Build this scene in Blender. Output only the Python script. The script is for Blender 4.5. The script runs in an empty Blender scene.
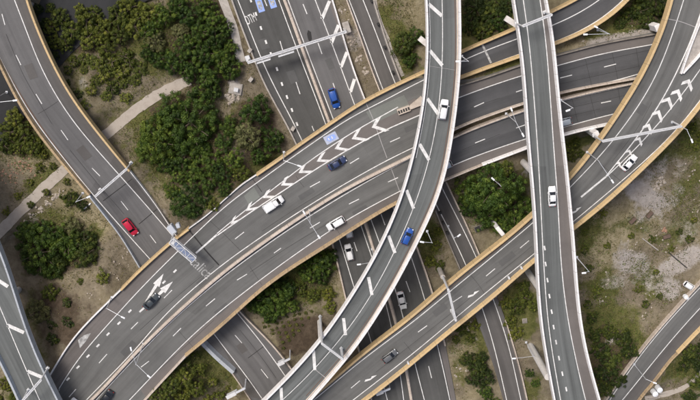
import bpy, math, random
import numpy as np
from mathutils import Vector, Matrix
random.seed(7); rng = np.random.default_rng(7)
S = bpy.context.scene
COL = S.collection

# ---------------------------------------------------------------- camera, sky, sun, exposure
FPX = 1000.0; CAM_H = 231.0                       # focal length in photo pixels, flying height in metres
NX, NY = 295.0, -70.0                             # vanishing point of the verticals in the photo
_d = Vector(((NX-350)/FPX, (200-NY)/FPX, -1.0)).normalized()
_Z = -_d
_X = (Vector((1,0,0)) - _Z*_Z.x).normalized()
_Y = _Z.cross(_X)
RCW = Matrix((_X, _Y, _Z))                        # camera -> world
cd = bpy.data.cameras.new('camera'); cam = bpy.data.objects.new('camera', cd); COL.objects.link(cam)
cam.matrix_world = Matrix.Translation((0,0,CAM_H)) @ RCW.to_4x4()
cd.sensor_width = 36; cd.lens = 36*FPX/700.0; cd.clip_start = 1; cd.clip_end = 6000
S.camera = cam
S.render.resolution_x = 1024; S.render.resolution_y = 585

SUN_EL, SUN_AZ = math.radians(56), math.radians(318)   # azimuth clockwise from +Y
w = bpy.data.worlds.new('World'); S.world = w; w.use_nodes = True
nt = w.node_tree; bg = nt.nodes['Background']
sky = nt.nodes.new('ShaderNodeTexSky'); sky.sky_type = 'NISHITA'; sky.sun_disc = False
sky.sun_elevation = SUN_EL; sky.sun_rotation = SUN_AZ; sky.dust_density = 6; sky.air_density = 1.0; sky.ozone_density = 0.6
nt.links.new(sky.outputs[0], bg.inputs[0]); bg.inputs[1].default_value = 0.11
sd = bpy.data.lights.new('sun', 'SUN'); sun = bpy.data.objects.new('sun', sd); COL.objects.link(sun)
sd.energy = 2.15; sd.angle = math.radians(17); sd.color = (1.0, 0.965, 0.915)
sv = Vector((math.sin(SUN_AZ)*math.cos(SUN_EL), math.cos(SUN_AZ)*math.cos(SUN_EL), math.sin(SUN_EL)))
sun.rotation_euler = sv.to_track_quat('Z', 'Y').to_euler(); sun.location = sv*400
S.view_settings.view_transform = 'Standard'; S.view_settings.look = 'None'
S.view_settings.gamma = 1; S.view_settings.use_curve_mapping = False
S.view_settings.exposure = 0.21

# ---------------------------------------------------------------- projection helpers (photo pixel at a height -> point)
Rn = np.array([[RCW[i][j] for j in range(3)] for i in range(3)])
def P(px, py, z):
    r = Rn @ np.array([(px-350)/FPX, (200-py)/FPX, -1.0])
    t = (z-CAM_H)/r[2]
    return np.array([r[0]*t, r[1]*t, z])
def Pn(a, z):
    a = np.asarray(a, float); z = np.broadcast_to(np.asarray(z, float), (len(a),))
    c = np.stack([(a[:,0]-350)/FPX, (200-a[:,1])/FPX, -np.ones(len(a))], 1) @ Rn.T
    t = (z-CAM_H)/c[:,2]
    return np.stack([c[:,0]*t, c[:,1]*t, z], 1)

# ---------------------------------------------------------------- scene helpers
def tag(o, label=None, cat=None, group=None, kind=None):
    if label: o['label'] = label
    if cat: o['category'] = cat
    if group: o['group'] = group
    if kind: o['kind'] = kind
    return o
def empty(name, loc=(0,0,0), rz=0.0, label=None, cat=None, group=None):
    o = bpy.data.objects.new(name, None); COL.objects.link(o)
    o.location = tuple(float(v) for v in loc); o.rotation_euler = (0,0,rz); o.empty_display_size = 0.5
    tag(o, label, cat, group); return o
def kids(o): return [c for c in bpy.data.objects if c.parent == o]
def copy_tree(o, parent=None):
    c = o.copy(); COL.objects.link(c)
    if parent: c.parent = parent
    for ch in kids(o): copy_tree(ch, c)
    return c
class MB:
    def __init__(s): s.v = []; s.f = []; s.uv = {}; s.n = 0; s.cuts = []
    def add(s, vs, fs, uvs=None):
        b = s.n; s.cuts.append((len(s.v), len(s.f)))
        vs = [tuple(float(q) for q in p) for p in vs]
        s.v += vs; s.n += len(vs)
        for f in fs: s.f.append(tuple(b+i for i in f))
        if uvs is not None:
            for i, u in enumerate(uvs): s.uv[b+i] = (float(u[0]), float(u[1]))
    def box(s, c, size, rz=0.0, bev=0.0):
        cx, cy, cz = c; sx, sy, sz = [q/2 for q in size]
        ca, sa = math.cos(rz), math.sin(rz)
        lv = []
        if bev <= 0:
            for z in (-sz, sz):
                for x, y in ((-sx,-sy),(sx,-sy),(sx,sy),(-sx,sy)): lv.append((x,y,z))
            fs = [(3,2,1,0),(4,5,6,7),(0,1,5,4),(1,2,6,5),(2,3,7,6),(3,0,4,7)]
        else:
            b = bev
            rings = [(-sz,0),(sz-b,0),(sz,b)]
            for z, i in rings:
                x1, y1 = sx-i, sy-i
                for x, y in ((-x1+b,-y1),(x1-b,-y1),(x1,-y1+b),(x1,y1-b),(x1-b,y1),(-x1+b,y1),(-x1,y1-b),(-x1,-y1+b)): lv.append((x,y,z))
            fs = [tuple(range(7,-1,-1)), tuple(range(16,24))]
            for k in range(2):
                for i in range(8): fs.append((8*k+i, 8*k+(i+1)%8, 8*k+8+(i+1)%8, 8*k+8+i))
        s.add([(cx+x*ca-y*sa, cy+x*sa+y*ca, cz+z) for x,y,z in lv], fs)
    def tube(s, a, b, r0, r1=None, n=8, cap=True):
        r1 = r0 if r1 is None else r1
        a = Vector(a); b = Vector(b); d = (b-a)
        if d.length < 1e-6: return
        d.normalize(); u = d.orthogonal().normalized(); w_ = d.cross(u)
        vs = []
        for p, r in ((a, r0), (b, r1)):
            for i in range(n):
                t = 2*math.pi*i/n; vs.append(p + u*math.cos(t)*r + w_*math.sin(t)*r)
        fs = [(i, (i+1)%n, n+(i+1)%n, n+i) for i in range(n)]
        if cap: fs += [tuple(range(n-1,-1,-1)), tuple(range(n, 2*n))]
        s.add(vs, fs)
    def beam(s, a, b, wd, ht):
        a = np.array(a, float); b = np.array(b, float); d = b-a
        h = np.array([-d[1], d[0], 0.0]); h = h/(np.linalg.norm(h)+1e-9)*wd/2; z = np.array([0,0,ht/2])
        vs = [a-h-z, a+h-z, a+h+z, a-h+z, b-h-z, b+h-z, b+h+z, b-h+z]
        s.add(vs, [(0,1,2,3),(7,6,5,4),(0,4,5,1),(1,5,6,2),(2,6,7,3),(3,7,4,0)])
    def build(s, name, mat, parent=None, smooth=False, local=False):
        me = bpy.data.meshes.new(name)
        off = (0,0,0) if (parent is None or local) else tuple(parent_loc(parent))
        me.from_pydata([(x-off[0], y-off[1], z-off[2]) for x,y,z in s.v], [], s.f)
        if s.uv:
            ul = me.uv_layers.new(name='UVMap')
            for l in me.loops: ul.data[l.index].uv = s.uv.get(l.vertex_index, (0,0))
        me.materials.append(mat)
        if smooth: me.polygons.foreach_set('use_smooth', [True]*len(me.polygons))
        me.update()
        o = bpy.data.objects.new(name, me); COL.objects.link(o)
        if parent: o.parent = parent
        return o
def parent_loc(p):
    l = Vector((0,0,0))
    while p is not None: l += p.location; p = p.parent
    return l

# ---------------------------------------------------------------- materials
def srgb(c):
    return tuple(((v/255)/12.92 if v/255 <= .04045 else ((v/255+.055)/1.055)**2.4) for v in c)
def newmat(name, col=(.5,.5,.5), rough=.8, metal=0.0, spec=.3):
    m = bpy.data.materials.new(name); m.use_nodes = True
    b = m.node_tree.nodes['Principled BSDF']
    b.inputs['Base Color'].default_value = (*col, 1); b.inputs['Roughness'].default_value = rough
    b.inputs['Metallic'].default_value = metal; b.inputs['Specular IOR Level'].default_value = spec
    return m, m.node_tree, b
def N(nt, t, **k):
    n = nt.nodes.new(t)
    for a, v in k.items(): setattr(n, a, v)
    return n
def noise(nt, vec, scale, detail=4, rough=.55):
    n = N(nt, 'ShaderNodeTexNoise'); n.inputs['Scale'].default_value = scale
    n.inputs['Detail'].default_value = detail; n.inputs['Roughness'].default_value = rough
    if vec is not None: nt.links.new(vec, n.inputs['Vector'])
    return n.outputs['Fac']
def mathn(nt, op, a, b=None, c=None, clamp=False):
    n = N(nt, 'ShaderNodeMath', operation=op); n.use_clamp = clamp
    for i, v in enumerate((a, b, c)):
        if v is None: continue
        if hasattr(v, 'is_linked') or hasattr(v, 'links'): nt.links.new(v, n.inputs[i])
        else: n.inputs[i].default_value = v
    return n.outputs[0]
def ramp(nt, fac, stops):
    r = N(nt, 'ShaderNodeValToRGB'); e = r.color_ramp.elements
    while len(e) < len(stops): e.new(.5)
    for i, (p, c) in enumerate(stops):
        e[i].position = p; e[i].color = (*((c,)*3 if not hasattr(c, '__len__') else c), 1)
    nt.links.new(fac, r.inputs[0]); return r.outputs[0]
def mix(nt, a, b, fac, mode='MIX'):
    n = N(nt, 'ShaderNodeMix', data_type='RGBA', blend_type=mode)
    for s_, v in ((n.inputs['A'], a), (n.inputs['B'], b), (n.inputs['Factor'], fac)):
        pass
    ia = [i for i in n.inputs if i.name == 'A' and i.type == 'RGBA'][0]
    ib = [i for i in n.inputs if i.name == 'B' and i.type == 'RGBA'][0]
    ifc = [i for i in n.inputs if i.name == 'Factor' and i.type == 'VALUE'][0]
    for s_, v in ((ia, a), (ib, b), (ifc, fac)):
        if hasattr(v, 'links'): nt.links.new(v, s_)
        elif s_.type == 'RGBA': s_.default_value = (*v, 1) if len(v) == 3 else v
        else: s_.default_value = v
    return [o for o in n.outputs if o.type == 'RGBA'][0]
def vscale(nt, vec, sx, sy, sz):
    m = N(nt, 'ShaderNodeMapping'); m.inputs['Scale'].default_value = (sx, sy, sz)
    nt.links.new(vec, m.inputs['Vector']); return m.outputs[0]

def asphalt(name, col, streak=.22, blotch=.18, crack=0.0, tint=(1.0,1.0,1.0)):
    m, nt, b = newmat(name, col, .88, 0, .25)
    tc = N(nt, 'ShaderNodeTexCoord'); geo = N(nt, 'ShaderNodeNewGeometry')
    uv = tc.outputs['UV']; pos = geo.outputs['Position']
    s1 = noise(nt, vscale(nt, uv, .55, .012, 1), 1.0, 3, .6)       # wheel tracks, long along the lane
    s2 = noise(nt, vscale(nt, uv, 1.6, .05, 1), 1.0, 4, .6)
    b1 = noise(nt, pos, .07, 4, .6)
    b2 = noise(nt, pos, .6, 5, .65)
    g = noise(nt, pos, 7.0, 2, .7)
    f = mathn(nt, 'MULTIPLY_ADD', mathn(nt, 'SUBTRACT', s1, .5), streak*3.4, 1.0)
    f = mathn(nt, 'ADD', f, mathn(nt, 'MULTIPLY', mathn(nt, 'SUBTRACT', s2, .5), streak*1.6))
    f = mathn(nt, 'ADD', f, mathn(nt, 'MULTIPLY', mathn(nt, 'SUBTRACT', b1, .5), blotch*3.0))
    f = mathn(nt, 'ADD', f, mathn(nt, 'MULTIPLY', mathn(nt, 'SUBTRACT', b2, .5), blotch*1.3))
    f = mathn(nt, 'ADD', f, mathn(nt, 'MULTIPLY', mathn(nt, 'SUBTRACT', g, .5), .35))
    # laying joints: faint bands across the road every 30 m or so with their own tone
    sep = N(nt, 'ShaderNodeSeparateXYZ'); nt.links.new(uv, sep.inputs[0])
    vb = mathn(nt, 'FLOOR', mathn(nt, 'MULTIPLY', sep.outputs[1], 1/34.0))
    ub = mathn(nt, 'FLOOR', mathn(nt, 'MULTIPLY', sep.outputs[0], 1/3.6))
    wn = N(nt, 'ShaderNodeTexWhiteNoise', noise_dimensions='2D')
    cmb = N(nt, 'ShaderNodeCombineXYZ'); nt.links.new(vb, cmb.inputs[0]); nt.links.new(ub, cmb.inputs[1])
    nt.links.new(cmb.outputs[0], wn.inputs['Vector'])
    f = mathn(nt, 'ADD', f, mathn(nt, 'MULTIPLY', mathn(nt, 'SUBTRACT', wn.outputs['Value'], .5), .16))
    if crack:
        vo = N(nt, 'ShaderNodeTexVoronoi', feature='DISTANCE_TO_EDGE')
        vo.inputs['Scale'].default_value = .22
        nz = N(nt, 'ShaderNodeTexNoise'); nz.inputs['Scale'].default_value = .4; nt.links.new(pos, nz.inputs['Vector'])
        va = N(nt, 'ShaderNodeVectorMath', operation='ADD'); nt.links.new(pos, va.inputs[0]); nt.links.new(nz.outputs['Color'], va.inputs[1])
        nt.links.new(va.outputs[0], vo.inputs['Vector'])
        cr_ = mathn(nt, 'LESS_THAN', vo.outputs['Distance'], .022)
        f = mathn(nt, 'SUBTRACT', f, mathn(nt, 'MULTIPLY', cr_, crack))
    cmb2 = N(nt, 'ShaderNodeCombineColor')
    for i in range(3): nt.links.new(mathn(nt, 'MULTIPLY', f, col[i]*tint[i]), cmb2.inputs[i])
    nt.links.new(cmb2.outputs[0], b.inputs['Base Color'])
    bp = N(nt, 'ShaderNodeBump'); bp.inputs['Strength'].default_value = .25; bp.inputs['Distance'].default_value = .03
    nt.links.new(g, bp.inputs['Height']); nt.links.new(bp.outputs[0], b.inputs['Normal'])
    return m
def worn(name, col, dark, scale=.8, rough=.7, amt=.5, fine=6.0, spec=.3, thr=(.45,.7)):
    m, nt, b = newmat(name, col, rough, 0, spec)
    geo = N(nt, 'ShaderNodeNewGeometry'); pos = geo.outputs['Position']
    a = noise(nt, pos, scale, 6, .7); g = noise(nt, pos, fine, 3, .6)
    f = ramp(nt, a, [(thr[0], 0.0), (thr[1], 1.0)])
    c = mix(nt, col, dark, mathn(nt, 'MULTIPLY', f, amt))
    c = mix(nt, c, dark, mathn(nt, 'MULTIPLY', mathn(nt, 'SUBTRACT', g, .45, clamp=True), 1.2, clamp=True))
    if name.startswith(('parapet', 'barrier')):
        tc = N(nt, 'ShaderNodeTexCoord'); sp = N(nt, 'ShaderNodeSeparateXYZ'); nt.links.new(tc.outputs['UV'], sp.inputs[0])
        fr = mathn(nt, 'FRACT', mathn(nt, 'MULTIPLY_ADD', sp.outputs[1], 1/5.0, .5))
        jt = mathn(nt, 'MULTIPLY', mathn(nt, 'LESS_THAN', fr, .022), .55)
        c = mix(nt, c, tuple(v*.28 for v in dark), jt)                      # open joints between cast lengths
        st = noise(nt, vscale(nt, tc.outputs['UV'], .6, 2.6, 1), 1.0, 3, .7)
        c = mix(nt, c, dark, ramp(nt, st, [(.52, 0.0), (.70, .75)]))         # run-off streaks
        seg = N(nt, 'ShaderNodeTexWhiteNoise', noise_dimensions='1D'); nt.links.new(mathn(nt, 'FLOOR', mathn(nt, 'MULTIPLY_ADD', sp.outputs[1], 1/5.0, .5)), seg.inputs['W'])
        c = mix(nt, c, dark, mathn(nt, 'MULTIPLY', seg.outputs['Value'], .3))
    nt.links.new(c, b.inputs['Base Color'])
    return m
def paint(name, col, rough=.35, metal=0.0):
    m, nt, b = newmat(name, col, rough, metal, .5)
    b.inputs['Coat Weight'].default_value = .6; b.inputs['Coat Roughness'].default_value = .08
    geo = N(nt, 'ShaderNodeTexCoord')
    g = noise(nt, geo.outputs['Object'], 3.0, 3)
    c = mix(nt, col, tuple(v*.82 for v in col), g)
    nt.links.new(c, b.inputs['Base Color']); return m

M = {}
M['asph_main'] = asphalt('asphalt_main', (.117,.117,.114), .26, .2)
M['asph_east'] = asphalt('asphalt_east', (.076,.077,.081), .2, .2, crack=.0)
M['asph_motor'] = asphalt('asphalt_motorway', (.076,.076,.074), .24, .2)
M['asph_ramp'] = asphalt('asphalt_ramp', (.117,.115,.116), .24, .16)
M['asph_white'] = asphalt('asphalt_flyover', (.112,.119,.118), .40, .14)
M['asph_repair'] = asphalt('asphalt_repair', (.092,.092,.091), .18, .2)
M['asph_exit'] = asphalt('asphalt_under', (.094,.089,.086), .24, .2)
M['asph_shoulder'] = asphalt('asphalt_shoulder', (.132,.120,.114), .12, .22)
M['asph_green'] = asphalt('asphalt_patch', (.150,.158,.146), .12, .22)
M['asph_dark'] = asphalt('asphalt_shaded', (.030,.031,.033), .15, .2)  # tree shadow over the low road is put into this dark tone
M['sealant'] = newmat('joint_sealant', (.028,.027,.027), .7)[0]
M['joint'] = newmat('joint_steel', (.32,.31,.31), .6)[0]
M['white'] = worn('road_paint_white', (.72,.72,.71), (.26,.25,.25), 1.0, .7, .6, 9.0)
M['white_worn'] = worn('road_paint_worn', (.55,.55,.54), (.15,.15,.15), 1.2, .8, .8, 9.0, thr=(.35,.6))
M['bluepaint'] = worn('road_paint_blue', (.25,.36,.72), (.35,.42,.62), 1.8, .7, .5, 9.0)
M['panelblue'] = worn('road_paint_pale_blue', (.42,.46,.58), (.28,.29,.33), 1.8, .8, .6, 9.0)
M['pierwhite'] = worn('pier_concrete_pale', (.60,.58,.565), (.42,.39,.36), .5, .85, .6, 2.0)
M['orange'] = worn('parapet_ochre', (.60,.435,.225), (.42,.32,.20), .35, .8, .5, 2.0)
M['ochre_dull'] = worn('parapet_ochre_stained', (.48,.35,.20), (.22,.17,.12), .5, .85, .7, 3.0)
M['whitepar'] = worn('parapet_white', (.80,.79,.80), (.60,.57,.55), .3, .75, .4, 1.5)
M['bluepar'] = worn('parapet_pale_blue', (.42,.45,.49), (.29,.31,.33), .5, .75, .6, 3.0)
M['cream'] = worn('barrier_cream_concrete', (.56,.49,.425), (.34,.28,.235), .4, .85, .6, 2.0)
M['concrete'] = worn('concrete', (.40,.37,.34), (.22,.2,.18), .6, .9, .8, 3.0)
M['concrete_d'] = worn('concrete_stained', (.26,.235,.21), (.13,.115,.10), .5, .9, .9, 3.0)
M['brown_line'] = worn('edge_strip_brown', (.14,.095,.075), (.08,.06,.05), .5, .9, .6)
M['steel'] = newmat('galvanised_steel', (.62,.64,.68), .45, .25, .5)[0]
M['whitesteel'] = worn('painted_steel_white', (.58,.59,.61), (.42,.42,.43), .9, .5, .5, 5.0, .5)
M['signback'] = newmat('sign_back_aluminium', (.48,.51,.56), .5, .3)[0]
M['signblue'] = newmat('sign_truss_blue_grey', (.17,.21,.31), .5, .2)[0]
M['gravelpath'] = worn('path_gravel', (.40,.355,.31), (.30,.26,.22), .7, .95, .7, 5.0)
M['rock'] = worn('rock_pale', (.42,.37,.32), (.2,.17,.14), 2.0, .95, .8, 5.0)
M['rock_red'] = worn('rock_reddish', (.34,.20,.14), (.2,.14,.1), 2.0, .95, .8, 5.0)
M['bark'] = worn('bark', (.13,.10,.075), (.06,.05,.04), 3, .95, .8)
M['glass'] = newmat('car_glass', (.012,.014,.018), .08, 0, .6)[0]
M['tyre'] = newmat('tyre_rubber', (.02,.02,.02), .8)[0]
M['rim'] = newmat('alloy_rim', (.45,.45,.47), .3, .8)[0]
M['plastic'] = newmat('black_plastic', (.03,.03,.03), .6)[0]
M['lampred'] = newmat('tail_light_red', (.35,.02,.015), .25)[0]
M['lampclear'] = newmat('headlight_clear', (.7,.72,.75), .15)[0]
M['lumin'] = newmat('luminaire_housing', (.80,.82,.86), .4)[0]

def leafmat(name, c0, c1, c2, tr=.12):
    m, nt, b = newmat(name, c1, .6, 0, .25)
    oi = N(nt, 'ShaderNodeObjectInfo'); at = N(nt, 'ShaderNodeAttribute', attribute_name='var')
    f = mathn(nt, 'ADD', mathn(nt, 'MULTIPLY', at.outputs['Fac'], .8), mathn(nt, 'MULTIPLY', mathn(nt, 'SUBTRACT', oi.outputs['Random'], .3), .38))
    c = ramp(nt, f, [(0.05, c0), (.5, c1), (.98, c2)])
    r2 = mathn(nt, 'FRACT', mathn(nt, 'MULTIPLY', oi.outputs['Random'], 17.31))
    c = mix(nt, c, (1.18, 1.04, .85), mathn(nt, 'MULTIPLY', r2, .75), 'MULTIPLY')      # every tree its own tone
    nt.links.new(c, b.inputs['Base Color'])
    t = N(nt, 'ShaderNodeBsdfTranslucent'); nt.links.new(c, t.inputs[0])
    mx = N(nt, 'ShaderNodeMixShader'); mx.inputs[0].default_value = tr
    out = nt.nodes['Material Output']
    nt.links.new(b.outputs[0], mx.inputs[1]); nt.links.new(t.outputs[0], mx.inputs[2]); nt.links.new(mx.outputs[0], out.inputs[0])
    return m
M['leaf'] = leafmat('leaves_green', (.013,.028,.006), (.046,.086,.013), (.16,.22,.036))
M['leaf_y'] = leafmat('leaves_olive', (.028,.043,.008), (.088,.112,.018), (.235,.25,.048))
M['leaf_p'] = leafmat('leaves_pale', (.075,.085,.035), (.14,.15,.06), (.22,.22,.10))
M['leaf_d'] = leafmat('leaves_dark', (.012,.022,.006), (.036,.058,.011), (.13,.155,.028))
M['scrub'] = leafmat('leaves_scrub', (.035,.04,.014), (.085,.085,.026), (.17,.15,.06))

# ground: three masks painted per vertex say where grass, pale fill and mulch lie; mulch also paints shade under trees
def ground_mat():
    m, nt, b = newmat('ground_soil', (.2,.16,.12), .95, 0, .15)
    geo = N(nt, 'ShaderNodeNewGeometry'); pos = geo.outputs['Position']
    at = N(nt, 'ShaderNodeAttribute', attribute_name='cover')
    sep = N(nt, 'ShaderNodeSeparateColor'); nt.links.new(at.outputs['Color'], sep.inputs[0])
    n1 = noise(nt, pos, .16, 6, .68); n2 = mathn(nt, 'ADD', mathn(nt, 'MULTIPLY', noise(nt, pos, .9, 6, .75), .62), mathn(nt, 'MULTIPLY', noise(nt, pos, .28, 6, .7), .42)); n3 = noise(nt, pos, 4.0, 4, .7); n4 = noise(nt, pos, .05, 4, .6)
    soil = ramp(nt, n2, [(.28, (.085,.066,.048)), (.48, (.155,.130,.092)), (.62, (.215,.182,.132)), (.78, (.32,.275,.225))])
    grass = ramp(nt, n2, [(.25, (.030,.040,.012)), (.45, (.074,.080,.024)), (.6, (.130,.128,.046)), (.8, (.20,.18,.085))])
    dry = ramp(nt, n2, [(.3, (.125,.105,.055)), (.5, (.225,.192,.118)), (.72, (.36,.315,.215))])
    pale = ramp(nt, n2, [(.3, (.215,.19,.17)), (.5, (.30,.272,.25)), (.72, (.42,.39,.365))])
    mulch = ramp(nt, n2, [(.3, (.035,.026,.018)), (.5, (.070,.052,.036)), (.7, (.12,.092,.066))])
    def soft(mask, wob, lo=.42, hi=.58, k=1.1):
        a = mathn(nt, 'ADD', mask, mathn(nt, 'MULTIPLY', mathn(nt, 'SUBTRACT', wob, .5), k))
        a = mathn(nt, 'ADD', a, mathn(nt, 'MULTIPLY', mathn(nt, 'SUBTRACT', n2, .5), .7))
        return ramp(nt, a, [(lo, 0.0), (hi, 1.0)])
    c = mix(nt, soil, dry, ramp(nt, n4, [(.45, 0.0), (.6, 1.0)]))
    c = mix(nt, c, grass, soft(sep.outputs[0], n1, .40, .62, 2.2))
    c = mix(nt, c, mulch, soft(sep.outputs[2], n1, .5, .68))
    c = mix(nt, c, (.25,.22,.18), ramp(nt, n3, [(.66, 0.0), (.74, .55)]))     # small stones and litter
    c = mix(nt, c, (.03,.03,.018), ramp(nt, noise(nt, pos, 2.2, 5, .75), [(.60, 0.0), (.72, .7)]))
    c = mix(nt, c, pale, soft(sep.outputs[1], n1, .40, .64))
    nt.links.new(c, b.inputs['Base Color'])
    bp = N(nt, 'ShaderNodeBump'); bp.inputs['Strength'].default_value = .8; bp.inputs['Distance'].default_value = .5
    nt.links.new(mathn(nt, 'ADD', n2, mathn(nt, 'MULTIPLY', n3, .4)), bp.inputs['Height']); nt.links.new(bp.outputs[0], b.inputs['Normal'])
    return m
M['ground'] = ground_mat()

# ---------------------------------------------------------------- polylines
def smooth(pts, sub=8):
    p = [np.array(q, float) for q in pts]
    if len(p) < 3: return np.array(p)
    p = [2*p[0]-p[1]] + p + [2*p[-1]-p[-2]]
    out = []
    for i in range(1, len(p)-2):
        a, b, c, d = p[i-1], p[i], p[i+1], p[i+2]
        # centripetal-like: uniform Catmull-Rom with damped tangents
        l = np.linalg.norm((c-b)[:2]); 
        t1 = (c-a)/(np.linalg.norm((c-a)[:2])+1e-9)*l; t2 = (d-b)/(np.linalg.norm((d-b)[:2])+1e-9)*l
        for k in range(sub):
            t = k/sub; t_2 = t*t; t_3 = t_2*t
            out.append((2*t_3-3*t_2+1)*b+(t_3-2*t_2+t)*t1+(-2*t_3+3*t_2)*c+(t_3-t_2)*t2)
    out.append(p[-2]); out = np.array(out)
    Lt = float(np.sum(np.linalg.norm(np.diff(out[:, :2], axis=0), axis=1)))
    if Lt > 60 and len(out) > 6:                    # roads run on past the edges of the picture
        def outside(q): return q[0] < -3 or q[0] > 703 or q[1] < -3 or q[1] > 403
        for end in (0, -1):
            e = out[end]; k_ = out[4] if end == 0 else out[-5]
            if outside(e):
                u = (e-k_)/(np.linalg.norm((e-k_)[:2])+1e-9); nw = e+u*100
                out = np.vstack([nw, out]) if end == 0 else np.vstack([out, nw])
    if Lt > 110:                                    # iron out the small wobbles of a hand trace
        n = int(Lt/3)+1; a = resample(out, n); k = 22; t = np.arange(-k, k+1); g = np.exp(-.5*(t/SIG)**2); g /= g.sum()
        pre = a[0]-(a[1:k+1][::-1]-a[0]); post = a[-1]-(a[-k-1:-1][::-1]-a[-1])
        if len(pre) == k and len(post) == k:
            b = np.vstack([pre, a, post]); out = np.stack([np.convolve(b[:, c], g, 'valid') for c in range(a.shape[1])], 1)
    return out
SIG = 6.0
def resample(a, n):
    a = np.asarray(a, float); d = np.r_[0, np.cumsum(np.linalg.norm(np.diff(a[:, :2], axis=0), axis=1))]
    t = np.linspace(0, d[-1], n)
    return np.stack([np.interp(t, d, a[:, k]) for k in range(a.shape[1])], 1)
def plen(a):
    a = np.asarray(a, float)
    return float(np.sum(np.linalg.norm(np.diff(a[:, :2], axis=0), axis=1)))
def extend(a, s=60, e=60):
    a = np.asarray(a, float)
    if s: a = np.vstack([a[0]+(a[0]-a[min(2,len(a)-1)])/np.linalg.norm(a[0]-a[min(2,len(a)-1)])*s, a])
    if e: a = np.vstack([a, a[-1]+(a[-1]-a[-min(3,len(a))])/np.linalg.norm(a[-1]-a[-min(3,len(a))])*e])
    return a

class Road:
    """height profile of one carriageway: centre line in photo pixels with metres above the ground"""
    def __init__(s, ctr):
        a = smooth(ctr, 10); a = resample(a, int(plen(a))+2)
        z0, z1 = a[0], a[-1]
        d0 = (a[0]-a[3]); d0[2] = 0; d1 = (a[-1]-a[-4]); d1[2] = 0
        a = np.vstack([z0+d0/np.linalg.norm(d0)*120, a, z1+d1/np.linalg.norm(d1)*120])
        s.c = resample(a, int(plen(a))+2)
    def z(s, pts):
        pts = np.asarray(pts, float)[:, :2]
        out = np.empty(len(pts))
        for i, p in enumerate(pts):
            d = (s.c[:,0]-p[0])**2+(s.c[:,1]-p[1])**2; k = int(np.argmin(d)); k = min(max(k,1), len(s.c)-2)
            lo = max(k-6,0); hi = min(k+7, len(s.c)); wv = 1/(d[lo:hi]+4.0)
            out[i] = np.sum(s.c[lo:hi,2]*wv)/np.sum(wv)
        return out
    def w(s, pts, dz=0.0, view=0.0):
        z = s.z(pts); q = Pn(np.asarray(pts)[:, :2], z+view); q[:,2] = z+dz; return q
    def at(s, px, py, dz=0.0): return s.w([(px,py)], dz)[0]

FOOT = []            # footprints (world xy quads, z) used to keep plants off the roads
def strip(mb, road, Lp, Rp, dz=0.0, nx=6, view=0.0, step=3.0, thick=None, register=False, inset=0.0):
    Lp = smooth(Lp); Rp = smooth(Rp)
    n = max(3, int(max(plen(Lp), plen(Rp))/step)+1)
    L = resample(Lp, n); R_ = resample(Rp, n)
    rows = []
    LW = road.w(L, dz, view); RW = road.w(R_, dz, view)
    if inset:
        dd = RW-LW; dd[:,2] = 0; dd /= (np.linalg.norm(dd, axis=1)[:,None]+1e-9); LW = LW+dd*inset; RW = RW-dd*inset
    mid = (LW+RW)/2; v = np.r_[0, np.cumsum(np.linalg.norm(np.diff(mid, axis=0), axis=1))]
    vs = []; uv = []
    for j in range(nx+1):
        t = j/nx
        vs.append(LW*(1-t)+RW*t)
        wdt = np.linalg.norm(LW-RW, axis=1)
        uv.append(np.stack([t*wdt, v], 1))
    V = np.concatenate(vs); U = np.concatenate(uv)
    fs = []
    for j in range(nx):
        for i in range(n-1):
            fs.append((j*n+i, (j+1)*n+i, (j+1)*n+i+1, j*n+i+1))
    # make faces look up
    a, b, c = V[fs[0][0]], V[fs[0][1]], V[fs[0][2]]
    if np.cross(b-a, c-a)[2] < 0: fs = [f[::-1] for f in fs]
    mb.add(V, fs, U)
    if thick:
        lo = V.copy(); lo[:,2] -= thick
        mb.add(np.concatenate([V[:n], lo[:n], V[-n:], lo[-n:]]),
               [(i, i+1, n+i+1, n+i) for i in range(n-1)] + [(2*n+i, 3*n+i, 3*n+i+1, 2*n+i+1) for i in range(n-1)])
        mb.add(lo, [f[::-1] for f in fs])
    if register:
        for i in range(n-1): FOOT.append((LW[i], RW[i], RW[i+1], LW[i+1]))
def ribbon(mb, path, width, closed=False):
    p = np.asarray(path, float); n = len(p)
    t = np.gradient(p, axis=0); nn = np.stack([-t[:,1], t[:,0], 0*t[:,0]], 1); nn /= (np.linalg.norm(nn, axis=1)[:,None]+1e-9)
    a = p+nn*width/2; b = p-nn*width/2
    mb.add(np.concatenate([a,b]), [(i, n+i, n+i+1, i+1) for i in range(n-1)])
def line(mb, road, pts, width=.20, dz=.05):
    a = smooth(pts); a = resample(a, max(2, int(plen(a)/3)+1)); ribbon(mb, road.w(a, dz), width)
def dashes(mb, road, segs, width=.24, dz=.05):
    for x0, y0, x1, y1 in segs: ribbon(mb, road.w(np.array([(x0,y0),((x0+x1)/2,(y0+y1)/2),(x1,y1)]), dz), width)
def poly(mb, road, pts, dz=.05):
    q = road.w(np.array(pts, float), dz); k = len(q)
    a = sum(q[i][0]*q[(i+1)%k][1]-q[(i+1)%k][0]*q[i][1] for i in range(k))
    mb.add(q, [tuple(range(k)) if a > 0 else tuple(range(k-1,-1,-1))])
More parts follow.
